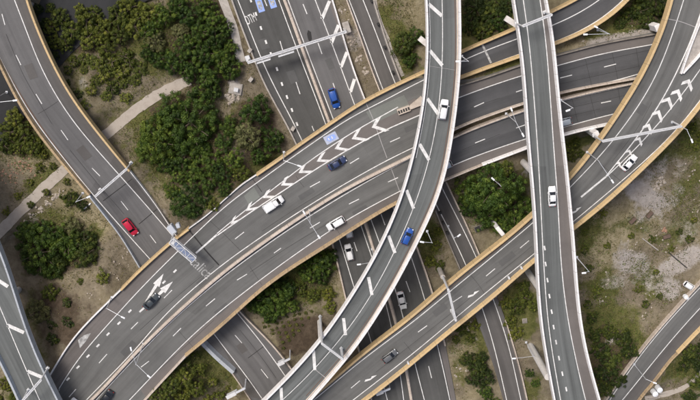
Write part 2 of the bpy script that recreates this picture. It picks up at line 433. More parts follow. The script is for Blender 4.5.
def wall(mb, path, inward, width, h, down):
    """solid parapet: path = outer edge in 3D at deck level, inward = unit xy vectors"""
    p = np.asarray(path, float); n = len(p)
    prof = [(0,-down),(0,h),(width*.30,h+.03),(width*.78,h),(width,.35*h),(width*1.15,.02),(width*1.15,-min(down,.25))]
    vs = []
    for a, z in prof:
        q = p+inward*a; q = q.copy(); q[:,2] += z; vs.append(q)
    dl = np.r_[0, np.cumsum(np.linalg.norm(np.diff(p, axis=0), axis=1))]; UVW = np.concatenate([np.stack([np.full(n, a), dl], 1) for a, z in prof])
    V = np.concatenate(vs); m = len(prof); fs = []
    for k in range(m):
        k2 = (k+1) % m
        for i in range(n-1): fs.append((k*n+i, k*n+i+1, k2*n+i+1, k2*n+i))
    fs += [tuple(k*n for k in range(m)), tuple(k*n+n-1 for k in range(m-1,-1,-1))]
    mb.add(V, fs, UVW)
def inward_of(p, side):
    t = np.gradient(p, axis=0); nn = np.stack([-t[:,1], t[:,0], 0*t[:,0]], 1); nn /= (np.linalg.norm(nn, axis=1)[:,None]+1e-9)
    return nn*side
def parapet(road, pts, side, width=.45, h=1.1, down=1.4, mat='orange', parent=None, name='parapet', view=None, mode='build', label=None):
    a = smooth(pts); a = resample(a, max(3, int(plen(a)/4)+1))
    p = road.w(a, 0.0, h if view is None else view)
    mb = MB(); wall(mb, p, inward_of(p, side), width, h, down)
    o = mb.build(name, M[mat], parent)
    if label: o['label'] = label
    return o
def guardrail(road, pts, label, group, hgt=.75, parent=None, step=6.0, w_=.28):
    """steel rail on posts"""
    a = smooth(pts); a = resample(a, max(3, int(plen(a)/4)+1)); p = road.w(a, 0.0, hgt)
    root = empty('guardrail', p[len(p)//2], 0, label, 'guardrail', group)
    mb = MB(); q = p.copy(); q[:,2] += hgt-.15; wall(mb, q, inward_of(q, 1), w_*.6, .3, .02)
    mb.build('rail', M['whitesteel'], root)
    L = np.r_[0, np.cumsum(np.linalg.norm(np.diff(p, axis=0), axis=1))]
    mp = MB()
    for s_ in np.arange(1, L[-1], step):
        x = [np.interp(s_, L, p[:,k]) for k in range(3)]
        mp.box((x[0], x[1], x[2]+hgt/2-.1), (.16,.16,hgt+.2))
    if mp.n: mp.build('post', M['concrete_d'], root)
    return root

# ---------------------------------------------------------------- road traces (photo pixels; see names)
RA = Road([(0,30,7.0),(30,80,6.6),(85,155,5.2),(150,240,2.6),(205,305,1.6),(250,355,1.0),(300,420,.7)])
RB = Road([(40,440,8.0),(180,315,8.0),(300,200,8.0),(420,140,8.0),(560,90,8.0),(690,60,8.0)])
RH = Road([(300,175,8.0),(380,110,8.0),(430,88,8.0),(490,60,8.6),(560,30,9.4),(630,-20,10.5)])
RC = Road([(443,-40,17),(445,60,17),(430,160,16.6),(395,255,15.6),(345,330,14.6),(280,415,13.6)])
RD = Road([(528,-30,21),(540,80,21),(553,200,21),(562,300,21),(590,430,21)])
RE = Road([(330,415,8.4),(400,348,8.6),(480,288,9.2),(560,222,11.2),(625,150,14.2),(685,60,15.8),(715,-20,16.4)])
RF = Road([(-30,280,15),(5,330,15),(35,390,15),(60,450,15)])
RG = Road([(620,412,2.6),(660,350,3.2),(700,305,3.8),(740,270,4.2)])
RM = Road([(270,-30,.12),(330,130,.12),(390,300,.12),(420,430,.12)])
RI = Road([(350,-30,.13),(385,80,.13),(455,230,.13),(490,320,.13),(520,430,.13)])
RJ = Road([(-40,150,.06),(10,100,.06),(60,30,.06),(150,-20,.06)])
EW, DW = .24, .17

# ================================================================ THE SETTING: ground-level roads
def ground_road(name, road, Lp, Rp, mat, nx=8):
    mb = MB(); strip(mb, road, Lp, Rp, 0, nx, register=True)
    o = mb.build(name, M[mat]); tag(o, kind='structure'); return o
ME_L = [(217,-35),(231,0),(240,26),(250,50),(261,80),(280,114),(296,144),(316,196),(333,246),(345,300),(358,350),(372,405),(380,440)]
ME_R = [(322,-35),(334,0),(343,34),(356,79),(367,103),(394,180),(420,254),(434,294),(446,346),(456,400),(463,440)]
motorway = ground_road('road', RM, ME_L, ME_R, 'asph_motor', 10)
II_L = [(332,-35),(346,0),(360,38),(374,79),(405,150),(435,211),(447,240),(462,275),(476,320),(490,352),(503,399),(514,440)]
II_R = [(360,-35),(374,0),(385,36),(400,78),(425,135),(447,182),(474,240),(497,297),(506,320),(519,358),(528,399),(536,440)]
slip = ground_road('road', RI, II_L, II_R, 'asph_exit', 5)
shaded_road = ground_road('road', RJ, [(-40,118),(0,70),(20,40),(40,5),(60,-40)], [(-40,180),(0,152),(22,124),(62,60),(118,14),(170,-10)], 'asph_dark', 5)

def part(mb, name, mat, parent, whole=False):
    """one object for each separate piece collected in mb"""
    if whole or len(mb.cuts) < 2: return mb.build(name, M[mat], parent)
    cuts = mb.cuts+[(len(mb.v), len(mb.f))]
    for (v0, f0), (v1, f1) in zip(cuts[:-1], cuts[1:]):
        q = MB(); q.v = mb.v[v0:v1]; q.f = [tuple(i-v0 for i in f) for f in mb.f[f0:f1]]; q.uv = {i-v0: u for i, u in mb.uv.items() if v0 <= i < v1}
        q.build(name, M[mat], parent)
# motorway markings
mb = MB()
line(mb, RM, [(224,-35),(237.4,0),(249,26),(260,58),(280,98),(302,138),(322,190),(340,240),(354,288),(374,350),(390,410)])
line(mb, RM, [(266,-35),(278.7,0),(296,47),(309,80),(325,122),(345,178),(363,232),(376,268),(388,310),(401,376),(405,410)])
line(mb, RM, [(275,-35),(288,0),(304,43),(318,80),(333,118),(356,180),(378,238),(394,284),(402,312),(417,372),(427,410)])
line(mb, RM, [(302,-35),(315,0),(330,38),(345,79),(355,106),(385,186),(413,261),(425,300),(438,346),(450,400),(453,415)])
part(mb, 'edge_line', 'white', motorway)
mb = MB()
dashes(mb, RM, [(264.5,0,267,6),(280,41,282.6,50),(296,82,300,94),(312,126,314,131),(303,4,307,14),(318,43,322,54),(333,83,336,92),
   (354,242,357,251),(406,281,410,292),(428.6,366,431.6,378),(345,205,349,216),(381,214,385,225),(394,250,398,260),(417,325,420,336),(366,280,370,290)], .2)
part(mb, 'lane_dash', 'white', motorway)
mb = MB()
for x, y in [(250.8,.5),(256,14),(261,28),(266,42),(271,54),(277,69),(282,84),(287,97),(292,110),(297,124)]:
    dashes(mb, RM, [(x-.6,y-1.8,x+.6,y+1.8)], .42)
part(mb, 'lane_drop_dash', 'white', motorway)
mb = MB()
for (x0,y0,x1,y1) in [(329.5,1,322,19),(338.5,25,331.5,43),(347,52,341,67),(354.5,79,350.5,92)]:
    dashes(mb, RM, [(x0,y0,x1,y1)], .75)
part(mb, 'hatch_marking', 'white', motorway)
mb = MB(); poly(mb, RM, [(308,30),(311,32),(312,39),(310,43),(308,39),(307,34)], .03)
part(mb, 'oil_stain', 'sealant', motorway)
mb = MB()
for q in ([(258,40),(266,38),(270,48),(262,50)],[(286,72),(294,70),(299,82),(291,84)],[(325,60),(331,58),(335,68),(329,70)],[(420,310),(426,309),(429,320),(423,321)]): poly(mb, RM, q, .026)
part(mb, 'repair_patch', 'asph_repair', motorway)
mb = MB(); strip(mb, RM, [(316,-30),(329.5,3),(341,35),(354,79),(364,103)], [(321,-30),(334.5,3),(343.5,35),(356.5,79),(367,103)], .02, 1)
strip(mb, RM, [(427,300),(440,346),(451.5,400),(456,425)], [(434,300),(446,346),(456,400),(460,425)], .02, 1)
part(mb, 'shoulder', 'asph_shoulder', motorway)
# slip road markings
mb = MB()
line(mb, RI, [(337,-30),(349.3,0),(364,38),(378,78),(400,130),(436,205),(455,240),(467,266),(486,318),(496,352),(506,399),(510,415)])
line(mb, RI, [(351,-30),(363,0),(379,40),(393,79),(415,130),(442,189),(456,215),(469,240),(477,258),(494,300),(501,320),(512,356),(520,399),(524,415)])
part(mb, 'edge_line', 'white', slip)
mb = MB(); dashes(mb, RI, [(248,0,248,0)]) if False else None
mb = MB(); strip(mb, RM, [(276,-34),(287,0),(303,43),(317,80),(332,118),(340,138)], [(321,-34),(332.5,0),(341.5,34),(354.5,79),(365.5,103),(375,128)], .012, 4); part(mb, 'resurfaced_lane', 'asph_ramp', motorway)
# text and symbols painted on the roads
def road_text(txt, road, x0, y0, x1, y1, tall, mat, parent, name='road_lettering'):
    """baseline runs (x0,y0)->(x1,y1) in photo pixels; tall = stretch along the lane"""
    a = road.at(x0,y0); b = road.at(x1,y1); d = b-a; L = np.linalg.norm(d)
    cu = bpy.data.curves.new(name, 'FONT'); cu.body = txt; cu.size = 1.0
    to = bpy.data.objects.new(name, cu); COL.objects.link(to)
    bpy.context.view_layer.update()
    me = bpy.data.meshes.new_from_object(to.evaluated_get(bpy.context.evaluated_depsgraph_get()))
    bpy.data.objects.remove(to)
    co = np.array([v.co[:] for v in me.vertices]); mn = co.min(0); mx = co.max(0)
    ux = d/L; uy = np.array([-ux[1], ux[0], 0])
    for v, c in zip(me.vertices, co):
        q = a + ux*(c[0]-mn[0])/(mx[0]-mn[0])*L + uy*(c[1]-mn[1])/(mx[1]-mn[1])*tall
        v.co = (q[0]-parent.location[0], q[1]-parent.location[1], a[2]+.07-parent.location[2])
    me.materials.clear(); me.materials.append(M[mat])
    o = bpy.data.objects.new(name, me); COL.objects.link(o); o.parent = parent; return o
road_text('OTM', RM, 247.5,25.0, 257.2,20.5, 2.0, 'white', motorway)
def shield_patch(road, cx, cy, ang, ln, wd, parent, txt='1'):
    c = road.at(cx, cy); a = math.radians(ang); u = np.array([math.cos(a), math.sin(a), 0]); v = np.array([-u[1], u[0], 0])
    mb = MB(); q = [c+u*ln/2*sx+v*wd/2*sy+np.array([0,0,.05]) for sx, sy in ((-1,-1),(1,-1),(1,1),(-1,1))]
    mb.add(q, [(0,1,2,3)]); part(mb, 'route_panel', 'panelblue' if parent is not motorway else 'bluepaint', parent)
    mb = MB(); w2, l2 = wd*.30, ln*.36
    sh = [(-l2*1.0,0),(-l2*.55,-w2),(l2*.7,-w2),(l2,-w2*.6),(l2,w2*.6),(l2*.7,w2),(-l2*.55,w2)]
    mb.add([c+u*x+v*y+np.array([0,0,.085]) for x, y in sh], [tuple(range(7))])
    part(mb, 'route_shield', 'bluepaint' if parent is not motorway else 'white_worn', parent)
    mb = MB()
    for k in (-.5, .25):
        q = [c+u*(l2*k+x)+v*y+np.array([0,0,.115]) for x, y in ((-.12,-w2*.5),(.12,-w2*.5),(.12,w2*.5),(-.12,w2*.5))]
        mb.add(q, [(0,1,2,3)])
    part(mb, 'route_number', 'white' if parent is not motorway else 'bluepaint', parent, True)
shield_patch(RM, 260, 5.5, 107, 3.0, 1.45, motorway); shield_patch(RM, 272, 1.5, 107, 3.0, 1.45, motorway)

# ================================================================ BRIDGES
def bridge(label, road, Lp, Rp, mat, at, thick=1.5, nx=8, view=1.1, name='viaduct'):
    c = road.at(*at); root = empty(name, (c[0], c[1], 0), 0, label, 'bridge')
    mb = MB(); strip(mb, road, Lp, Rp, -.05, nx, view, thick=thick, inset=.22); mb.build('deck', M['concrete'], root)
    mb = MB(); strip(mb, road, Lp, Rp, 0, nx, view, register=True); mb.build('carriageway', M[mat], root)
    return root
# --- left ramp with ochre parapets, dips under the main viaduct
A_R = [(15,-60),(21,-20),(26,0),(33,18),(43,42),(52,62),(61,80),(80,110),(100,134),(120,160),(130,171)]
A_R2 = [(130,171),(141,185),(156,205),(170,226),(176,235)]
A_L = [(-25,18),(-12,44),(0,68),(5,80),(15,100),(30,126),(56,158),(88,196)]
A_L2 = [(88,196),(104,216),(120,237),(139,268)]
K_L = [(139,268),(170,305),(201,345),(232,374),(251,402),(270,440)]
K_R = [(176,235),(205,272),(244,316),(268,338),(290,366),(310,395),(325,425)]
bA = bridge('long curving ramp with ochre parapets at the left edge, dipping under the main viaduct', RA, A_L+A_L2[1:]+K_L[1:], A_R+A_R2[1:]+K_R[1:], 'asph_ramp', (85,155), 1.0, 6)
parapet(RA, A_R, -1, .55, 1.1, 1.2, 'orange', bA); parapet(RA, A_L, 1, .65, 1.1, 1.2, 'ochre_dull', bA)
parapet(RA, A_L2, 1, .35, 1.0, 1.6, 'bluepar', bA); parapet(RA, [(130,171),(141,185),(156,205),(170,226),(178,238)], -1, .2, .7, .6, 'whitepar', bA)
parapet(RA, [(198,341),(201,345),(216,360),(232,374)], 1, 1.1, 1.6, 1.6, 'bluepar', bA); parapet(RA, [(232,374),(251,402),(262,420)], 1, .3, .6, .6, 'cream', bA)
parapet(RA, [(232,302),(246,319),(268,338),(290,366),(310,395)], -1, .45, .9, .9, 'cream', bA)
mb = MB(); strip(mb, RA, [(15,-40),(20,-20),(25,0),(38,32),(60,80),(80,111),(120,162),(141,187),(170,228),(176,236)], [(4,-30),(14,0),(26,28),(36,58),(47,80),(70,118),(106,160),(140,198),(171,234),(176,241)], .02, 2)
strip(mb, RA, [(205,332),(217,340),(233,366),(251,397)], [(213,332),(228,354),(246,374),(262,399)], .02, 1)
part(mb, 'shoulder', 'asph_exit', bA)
mb = MB(); line(mb, RA, [(2,-35),(14,0),(26,28),(36,58),(47,80),(70,118),(106,160),(140,198),(171,234),(205,274),(243,320),(260,340),(280,368),(300,398)])
line(mb, RA, [(-20,18),(0,58),(11,80),(30,114),(65,160),(94,196),(130,237),(160,270),(190,304),(215,334),(228,354),(246,374),(263,400)])
part(mb, 'edge_line', 'white', bA)
mb = MB(); dashes(mb, RA, [(2,14,5,25),(16,55,21,65),(36,94,42,104),(61,130,68,140),(92,168,100,176),(121,201,128,210),(150,235,156,243),(235,335,242,343),(261,369,268,378)], .18)
part(mb, 'lane_dash', 'white', bA)
mb = MB()
for s_ in ([(132,179),(103,201)],[(157,209),(139,224)],[(264,346),(248,358)]): line(mb, RA, s_, .16, .04)
part(mb, 'expansion_joint', 'sealant', bA)
mb = MB()
for q in ([(24,66),(32,63),(38,77),(30,80)],[(76,150),(83,145),(92,156),(85,161)],[(236,346),(242,342),(248,350),(242,354)]): poly(mb, RA, q, .033)
part(mb, 'repair_patch', 'asph_exit', bA)
mb = MB()
for s_ in ([(6,34),(24,76),(52,124)],[(70,150),(98,184),(124,214)],[(60,100),(48,108),(38,114)],[(240,330),(262,358),(276,378)]): line(mb, RA, s_, .06, .036)
part(mb, 'crack_sealing', 'sealant', bA)
mb = MB(); line(mb, RA, [(-16,30),(4,66),(20,95),(45,134),(66,160),(92,194)], .35, .04); part(mb, 'edge_strip', 'brown_line', bA)  # narrow dark brown strip along the inside of the left parapet

# --- main viaduct (both carriageways)
BN = [(-10,450),(20,410),(48,377),(60,357),(66,345),(89,320),(120,290),(140,270),(170,243),(188,229),(208,214),(240,186),(256,175),(280,159),(300,144),(330,124),(360,103),(380,93),(406,80),(422,74),(460,84),(490,76),(520,64),(560,54),(600,43),(656,33),(700,22)]
BNm = [(55,431),(92,399),(128,359),(168,320),(226,269),(254,249),(280,230),(310,210.5),(340,191),(400,161),(420,151),(455,129.5),(488,117),(524,104.5),(560,94),(608,84.5),(637,79.5),(690,68)]
BSm = [(56,433),(93,401),(130,360),(169,321),(227,270),(255,250),(281,231),(311,211.5),(341,192),(401,162),(421,152),(456,135.5),(488,123),(524,110),(560,99.5),(608,88),(637,82.5),(690,71)]
BS = [(110,440),(146,400),(170,374),(186,357),(228,322),(252,299),(280,277),(334,243),(340,239),(366,222),(395,205),(446,181),(480,167),(528,149),(566,135),(608,126),(650,117),(690,108)]
bB = bridge('wide double viaduct crossing the whole picture from lower left to upper right', RB, BN, BNm, 'asph_main', (300,190), 1.6, 9)
mb = MB(); strip(mb, RB, BSm, BS, -.05, 8, 1.1, thick=1.6, inset=.22); mb.build('deck', M['concrete'], bB)
mb = MB(); strip(mb, RB, BSm, BS, 0, 8, 1.1, register=True); mb.build('carriageway', M['asph_main'], bB)
parapet(RB, [(48,377),(60,357),(66,345),(89,320),(120,290)], -1, .35, .8, .8, 'whitepar', bB)
parapet(RB, [(120,290),(140,270),(170,243),(188,229)], -1, .5, 1.1, 1.6, 'orange', bB)
parapet(RB, [(188,229),(208,214),(240,186),(256,175)], -1, .2, .6, .6, 'whitepar', bB)
parapet(RB, [(256,175),(280,159),(300,144),(330,124),(360,103),(380,93),(406,80),(422,73.5),(430,69)], -1, .5, 1.1, 1.6, 'orange', bB)
parapet(RB, [(110,440),(146,400),(170,374),(186,357)], 1, .35, .9, 1.0, 'cream', bB)
parapet(RB, [(186,357),(228,322),(252,299),(280,277),(334,243),(340,239),(366,222),(395,205),(420,193)], 1, .5, 1.1, 1.6, 'ochre_dull', bB)
parapet(RB, [(440,184),(446,181),(480,167),(500,159.5)], 1, .35, .9, 1.2, 'cream', bB)
parapet(RB, [(483,166),(528,149),(566,135),(608,126),(640,119)], 1, .5, 1.0, 1.6, 'whitepar', bB)
parapet(RB, [(440,91),(460,85),(490,76.5),(520,64.5),(560,54.5),(600,43.5),(656,33.5)], -1, .35, .8, 1.2, 'concrete_d', bB)
for dx, sd_ in ((-.8,-1),(1.5,1)):
    pass
med = [(55,432),(92.5,400),(129,359.5),(168.5,320.5),(226.5,269.5),(254,249.5),(280.5,230.5),(310,211),(340.5,191.5),(400.5,161.5),(420.5,151.5),(438,143)]
parapet(RB, [(x-.3,y-1.0) for x,y in med], -1, .72, .95, .3, 'cream', bB, name='median_barrier')
parapet(RB, [(430,144.5)]+BNm[11:17], 1, .4, .9, 1.4, 'cream', bB, name='median_barrier')
parapet(RB, [(430,150)]+BSm[11:17], -1, .4, .9, 1.4, 'cream', bB, name='median_barrier')
# shoulders
mb = MB()
strip(mb, RB, [(30,401),(62,358),(68,346),(90,322),(121,292),(141,272),(171,245),(189,231),(209,216),(241,188),(257,177),(281,161),(320,133)], [(44,410),(70,370),(86,349),(112,320),(140,289),(178,251),(190,239),(232,200),(254,185),(280,166),(288,160),(300,152),(320,138)], .02, 2)
strip(mb, RB, [(140,389),(172,355),(209,320),(280,265),(316,240),(346,220),(400,191)], [(147,399),(171,373),(187,356),(229,321),(253,298),(281,276),(334,242),(366,221),(400,203)], .02, 2)
strip(mb, RB, [(462,84.5),(490,77.5),(520,66),(560,56),(600,45),(656,35)], [(460,97),(490,86),(520,76),(560,65),(600,54),(656,44)], .02, 2)
strip(mb, RB, [(440,170),(467,159),(528,138),(564,127),(616,113),(640,108)], [(444,181),(480,166.5),(528,148.5),(566,134.5),(608,125.5),(640,118)], .02, 2)
part(mb, 'shoulder', 'asph_shoulder', bB)
mb = MB()      # darker, crazed asphalt of the eastern carriageways
strip(mb, RB, [(455,99),(490,86),(520,76),(560,65),(600,54),(656,44),(690,37)], [(455,128),(488,115),(524,103),(560,92),(608,83),(640,76),(690,66)], .025, 4)
strip(mb, RB, [(450,139),(488,124),(526,111),(560,101),(608,90),(640,84)], [(452,166),(467,159),(528,138),(564,127),(616,113),(640,108)], .025, 4)
part(mb, 'worn_surfacing', 'asph_east', bB)
mb = MB()
strip(mb, RB, [(217,233.5),(244,211),(270,191.5),(296,171),(318,154.5),(336,143),(355,130.5),(376,119),(398,107),(415,98)], [(217,235.5),(234,223.5),(252,211),(280,193),(328,161),(348,150),(366,139),(380,132),(420,115),(424,113)], .022, 2)
part(mb, 'gore_surface', 'asph_shoulder', bB)
mb = MB(); strip(mb, RB, [(366,112),(392,100),(404,95)], [(373,124),(398,112),(410,107)], .028, 2); strip(mb, RB, [(244,196),(254,187)], [(249,205),(260,197)], .028, 2)
part(mb, 'repair_patch', 'asph_green', bB)
mb = MB()
for q in ([(298,196),(312,187.5),(315,191.5),(301,200.5)],[(196,283),(206,274),(210,278),(200,287)],[(214,312),(226,302.5),(229,306.5),(217,316.5)],[(352,212),(366,204.5),(368,208.5),(354,216.5)],[(120,352),(132,340),(137,344),(125,357)],[(404,128),(418,122),(420,126.5),(406,133)]): poly(mb, RB, q, .033)
part(mb, 'repair_patch', 'asph_repair', bB)
mb = MB()
for s_ in ([(140,330),(180,294),(214,266)],[(262,231),(300,206),(340,182)],[(250,272),(290,246),(330,222)],[(150,378),(190,342),(214,320)],[(296,176),(300,182),(304,187)],[(343,240),(338,231),(332,220)],[(262,285),(256,276),(250,267)],[(178,330),(186,339),(194,348)]): line(mb, RB, s_, .06, .036)
part(mb, 'crack_sealing', 'sealant', bB)
mb = MB(); poly(mb, RB, [(78,340),(84,335),(91,333),(86,341),(80,348)], .06); part(mb, 'pale_spill', 'white_worn', bB)
# lines
mb = MB()
line(mb, RB, [(57,392),(70,370),(86,349),(112,320),(140,289),(178,251),(190,239),(232,200),(254,185),(280,166),(288,160),(320,138),(352,116),(380,103),(420,81),(432,76)])
line(mb, RB, [(60,428),(86,400),(140,345),(160,319),(220,266),(254,242),(280,224),(330,192.5),(387,160),(412,148),(456,128),(488,115),(524,103),(560,92),(608,83),(640,73.5)])
line(mb, RB, [(66,433),(96,400),(140,353),(172,320.5),(225,275),(254,254),(280,235),(310,216),(340,197),(404,161.5),(453,138),(488,124),(526,111),(560,101),(608,90),(636,84)])
line(mb, RB, [(115,415),(140,389),(172,355),(209,320),(280,265),(316,240),(346,220),(400,191),(440,171),(467,159),(528,138),(564,127),(616,113),(640,108)])
line(mb, RB, [(440,105),(460,97),(490,86),(520,76),(560,65),(600,54),(656,44),(680,39)])
part(mb, 'edge_line', 'white', bB)
mb = MB()
line(mb, RB, [(196,253),(217,234.5)], .42, .055)
line(mb, RB, [(217,235.5),(234,223.5),(252,211),(280,193),(328,161),(348,150),(366,139),(380,132),(420,115),(440,106)], .26, .055)
line(mb, RB, [(217,233.5),(244,211),(270,191.5),(296,171),(318,154.5),(336,143),(355,130.5),(376,119),(398,107)], .22, .055)
part(mb, 'gore_line', 'white', bB)
mb = MB()
dashes(mb, RB, [(69,397,76,389),(99,363,107,354),(131,329,138,322),(164,298,172,290),(235,239,244,232),(310,187,320,181.5),(350,163.5,359,158),(390,142,400,137.5),(474,107,484,102.5),(516,92,522,90),(560,78,572,75),(604,67,616,64),
  (141,367,149,361),(173,336,181,328),(206,306,215,298.5),(237,280,247,274),(274,253,281,248),(310,228,320,222),(349,204,359,199),(388,182,398,177.5),(475,143,485,139),(516,128,526,124.5),(601,103,611,101)], .2)
part(mb, 'lane_dash', 'white', bB)
mb = MB()
for x, y in [(58,390.5),(68,379),(78,367),(88,356),(98,345.5),(108,334),(119,323),(130,311),(164,282),(175,271)]:
    dashes(mb, RB, [(x-1.4,y+1.4,x+1.4,y-1.4)], .42)
part(mb, 'lane_drop_dash', 'white', bB)
def chevron(mb, road, ap, a1, a2, th=.68, dz=.06, tap=1.0):
    q = road.w(np.array([ap, a1, a2], float), dz); VS = []; FS = []
    for k in (1, 2):
        d = q[k]-q[0]; n_ = np.array([-d[1], d[0], 0]); n_ /= np.linalg.norm(n_)
        o_ = q[3-k]-q[0]; s_ = 1 if np.dot(n_, o_) > 0 else -1
        along = (q[1]-q[0])/np.linalg.norm(q[1]-q[0])+(q[2]-q[0])/np.linalg.norm(q[2]-q[0]); along /= np.linalg.norm(along)
        sh = along*th*1.6
        vs = [q[0], q[k], q[k]+sh*tap, q[0]+sh]
        a = sum(vs[i][0]*vs[(i+1)%4][1]-vs[(i+1)%4][0]*vs[i][1] for i in range(4))
        zz = .002*k
        VS += [v+np.array([0,0,zz]) for v in vs]; b0 = 4*(k-1); FS.append((b0,b0+1,b0+2,b0+3) if a > 0 else (b0+3,b0+2,b0+1,b0))
    mb.add(VS, FS)
mb = MB()
for ap, a1, a2 in [((371.6,127.5),(376.5,118.6),(385,131.8)),((351.6,139),(357,129.8),(365.5,141)),((334.5,149),(339.5,141),(346.5,151)),((316.5,161.5),(321.5,153.5),(328,162)),
     ((298.5,173),(302.5,165.5),(309,173)),((281,185.5),(284.5,178),(291,185.5)),((262.8,198),(266.5,191),(272.5,198)),((246,211),(248.8,204),(254.5,209.5)),((230.5,224.5),(233,218),(238,221.5))]:
    chevron(mb, RB, ap, a1, a2)
part(mb, 'chevron_marking', 'white', bB)
mb = MB()
def arrow(mb, road, tail, tip, wsh=.32, head=3.4, hw=.85, dz=.06):
    a = road.at(*tail); b = road.at(*tip); d = b-a; L = np.linalg.norm(d); u = d/L; v = np.array([-u[1], u[0], 0]); a = a+[0,0,dz]
    mb.add([a-v*wsh*.4, a+u*(L-head)-v*wsh*.7, a+u*(L-head)+v*wsh*.7, a+v*wsh*.4, a+u*(L-head)-v*hw, a+u*L, a+u*(L-head)+v*hw], [(0,1,2,3),(4,5,6)])
arrow(mb, RB, (144,305), (163.6,273.4), .5); arrow(mb, RB, (139.5,312), (173,281.3), .5)
part(mb, 'arrow_marking', 'white', bB, False)
road_text('calica', RB, 188.9,262.8, 206.8,279.4, 2.5, 'white_worn', bB)
shield_patch(RB, 331, 138, 28, 3.1, 2.0, bB)
mb = MB()
line(mb, RB, [(189,230),(198,241),(208,253),(219,265)], .32, .045); line(mb, RB, [(252,178),(262,192)], .12, .045); line(mb, RB, [(205,216),(222,232),(240,250)], .07, .045)
part(mb, 'expansion_joint', 'sealant', bB)
mb = MB()
line(mb, RB, [(366,103),(373,119),(380,139),(387,158)], .16, .048); line(mb, RB, [(391,168),(399.5,191)], .16, .048)
part(mb, 'joint_plate', 'joint', bB)
mb = MB()
for s_ in ([(560,72),(600,61),(650,50)],[(560,84),(600,75),(640,66)],[(585,58),(592,87)],[(612,52),(618,80)],[(636,47),(640,74)],[(572,99),(578,123)],[(590,95),(596,119)],[(618,89),(622,111)],[(560,110),(600,101),(640,92)],[(560,118),(600,109)],
           [(470,108),(500,98)],[(462,150),(500,134)]): line(mb, RB, s_, .07, .04)
part(mb, 'crack_sealing', 'sealant', bB)
# --- upper ramp joining the main viaduct
H_N = [(422,73),(440,62),(463,50),(480,43),(516,29),(552,11),(577,0),(600,-14),(630,-36)]
H_S = [(430,91),(462,79),(490,68),(520,58),(560,44),(586,34),(614,18),(632,0),(650,-24)]
bH = bridge('short ramp with ochre parapets joining the wide viaduct beside the grass at the top', RH, H_N, H_S, 'asph_east', (490,55), 1.4, 5)
parapet(RH, H_N, -1, .5, 1.1, 1.5, 'orange', bH); parapet(RH, H_S, 1, .6, 1.1, 1.5, 'orange', bH)
mb = MB(); line(mb, RH, [(430,77),(462,60),(490,48),(518,39),(554,25),(584,13),(601,0),(620,-16)]); line(mb, RH, [(440,87),(461,75.5),(490,64.5),(519,54),(560,40.5),(584,31),(610,14),(626,0),(640,-18)])
part(mb, 'edge_line', 'white', bH)
mb = MB(); line(mb, RH, [(430,94),(462,76.8),(490,65.8),(519,55.5),(560,42),(585,32.3),(611,15.5),(628,1)], .2, .04); part(mb, 'edge_strip', 'brown_line', bH)
mb = MB(); line(mb, RH, [(482,44),(491,63)], .45, .055); part(mb, 'joint_plate', 'white_worn', bH)

# --- curving white flyover
C_L = [(423,-50),(426,0),(427.6,40),(426,80),(424,100),(420,124),(412.5,159),(400,202),(383.5,240),(368,270),(350,298),(336,320),(314,349),(280,386),(262,403),(235,430)]
C_R = [(459,-50),(461,0),(461.6,40),(461,80),(457,110),(450,159),(442,192),(431,218),(420,239),(404,272),(377,318),(354,352),(328,382),(312,400),(290,425)]
bC = bridge('curving white flyover with white hatch bars, from top centre down to the bottom', RC, C_L, C_R, 'asph_white', (430,160), 1.8, 8)
parapet(RC, C_L, 1, .45, 1.1, 1.2, 'whitepar', bC); parapet(RC, C_R, -1, .45, 1.1, 1.9, 'whitepar', bC)
mb = MB(); line(mb, RC, [(441,-50),(442,0),(443,40),(441.6,80),(437,124),(429.6,159),(420,192),(408,222),(399,243),(378,284),(355.5,320),(314,370),(284,399),(262,418)], .16)
line(mb, RC, [(429,0),(430.5,40),(429,80),(427,100),(423,124),(416,158)], .14)
part(mb, 'edge_line', 'white', bC)
mb = MB(); line(mb, RC, [(455.5,-50),(457,0),(457.6,40),(457,80),(453,110),(446,159),(438,192),(427,217),(416,238),(400,271),(373,317),(350,350),(324,380),(308,398),(288,420)], .26, .06); part(mb, 'service_cable_duct', 'cream', bC)
mb = MB(); line(mb, RC, [(453.5,-50),(455,0),(455.6,40),(455,80),(451,110),(444,158),(436,190.5),(425.5,216),(414.5,236.5),(398.5,269.5),(371.5,315),(348.5,348.5),(322.5,378),(306,396)], .2, .04); part(mb, 'edge_strip', 'brown_line', bC)
mb = MB()
for s_ in [(428.5,4,442,16),(429.8,50.5,442.3,65.5),(427.3,98.5,438.5,114.5),(419.5,144,429,160),(406.5,190,413.6,208.5),(388.5,235.5,395,253),(368.5,277,372,295),(343.5,318,345.5,335),(313.5,350,314.8,370),(281,387.5,282,405)]: dashes(mb, RC, [s_], .72)
part(mb, 'hatch_marking', 'white', bC)
mb = MB(); line(mb, RC, [(316,370),(326.5,378.5)], .18, .05); line(mb, RC, [(429,66),(455,70)], .06, .045); part(mb, 'joint_plate', 'joint', bC)

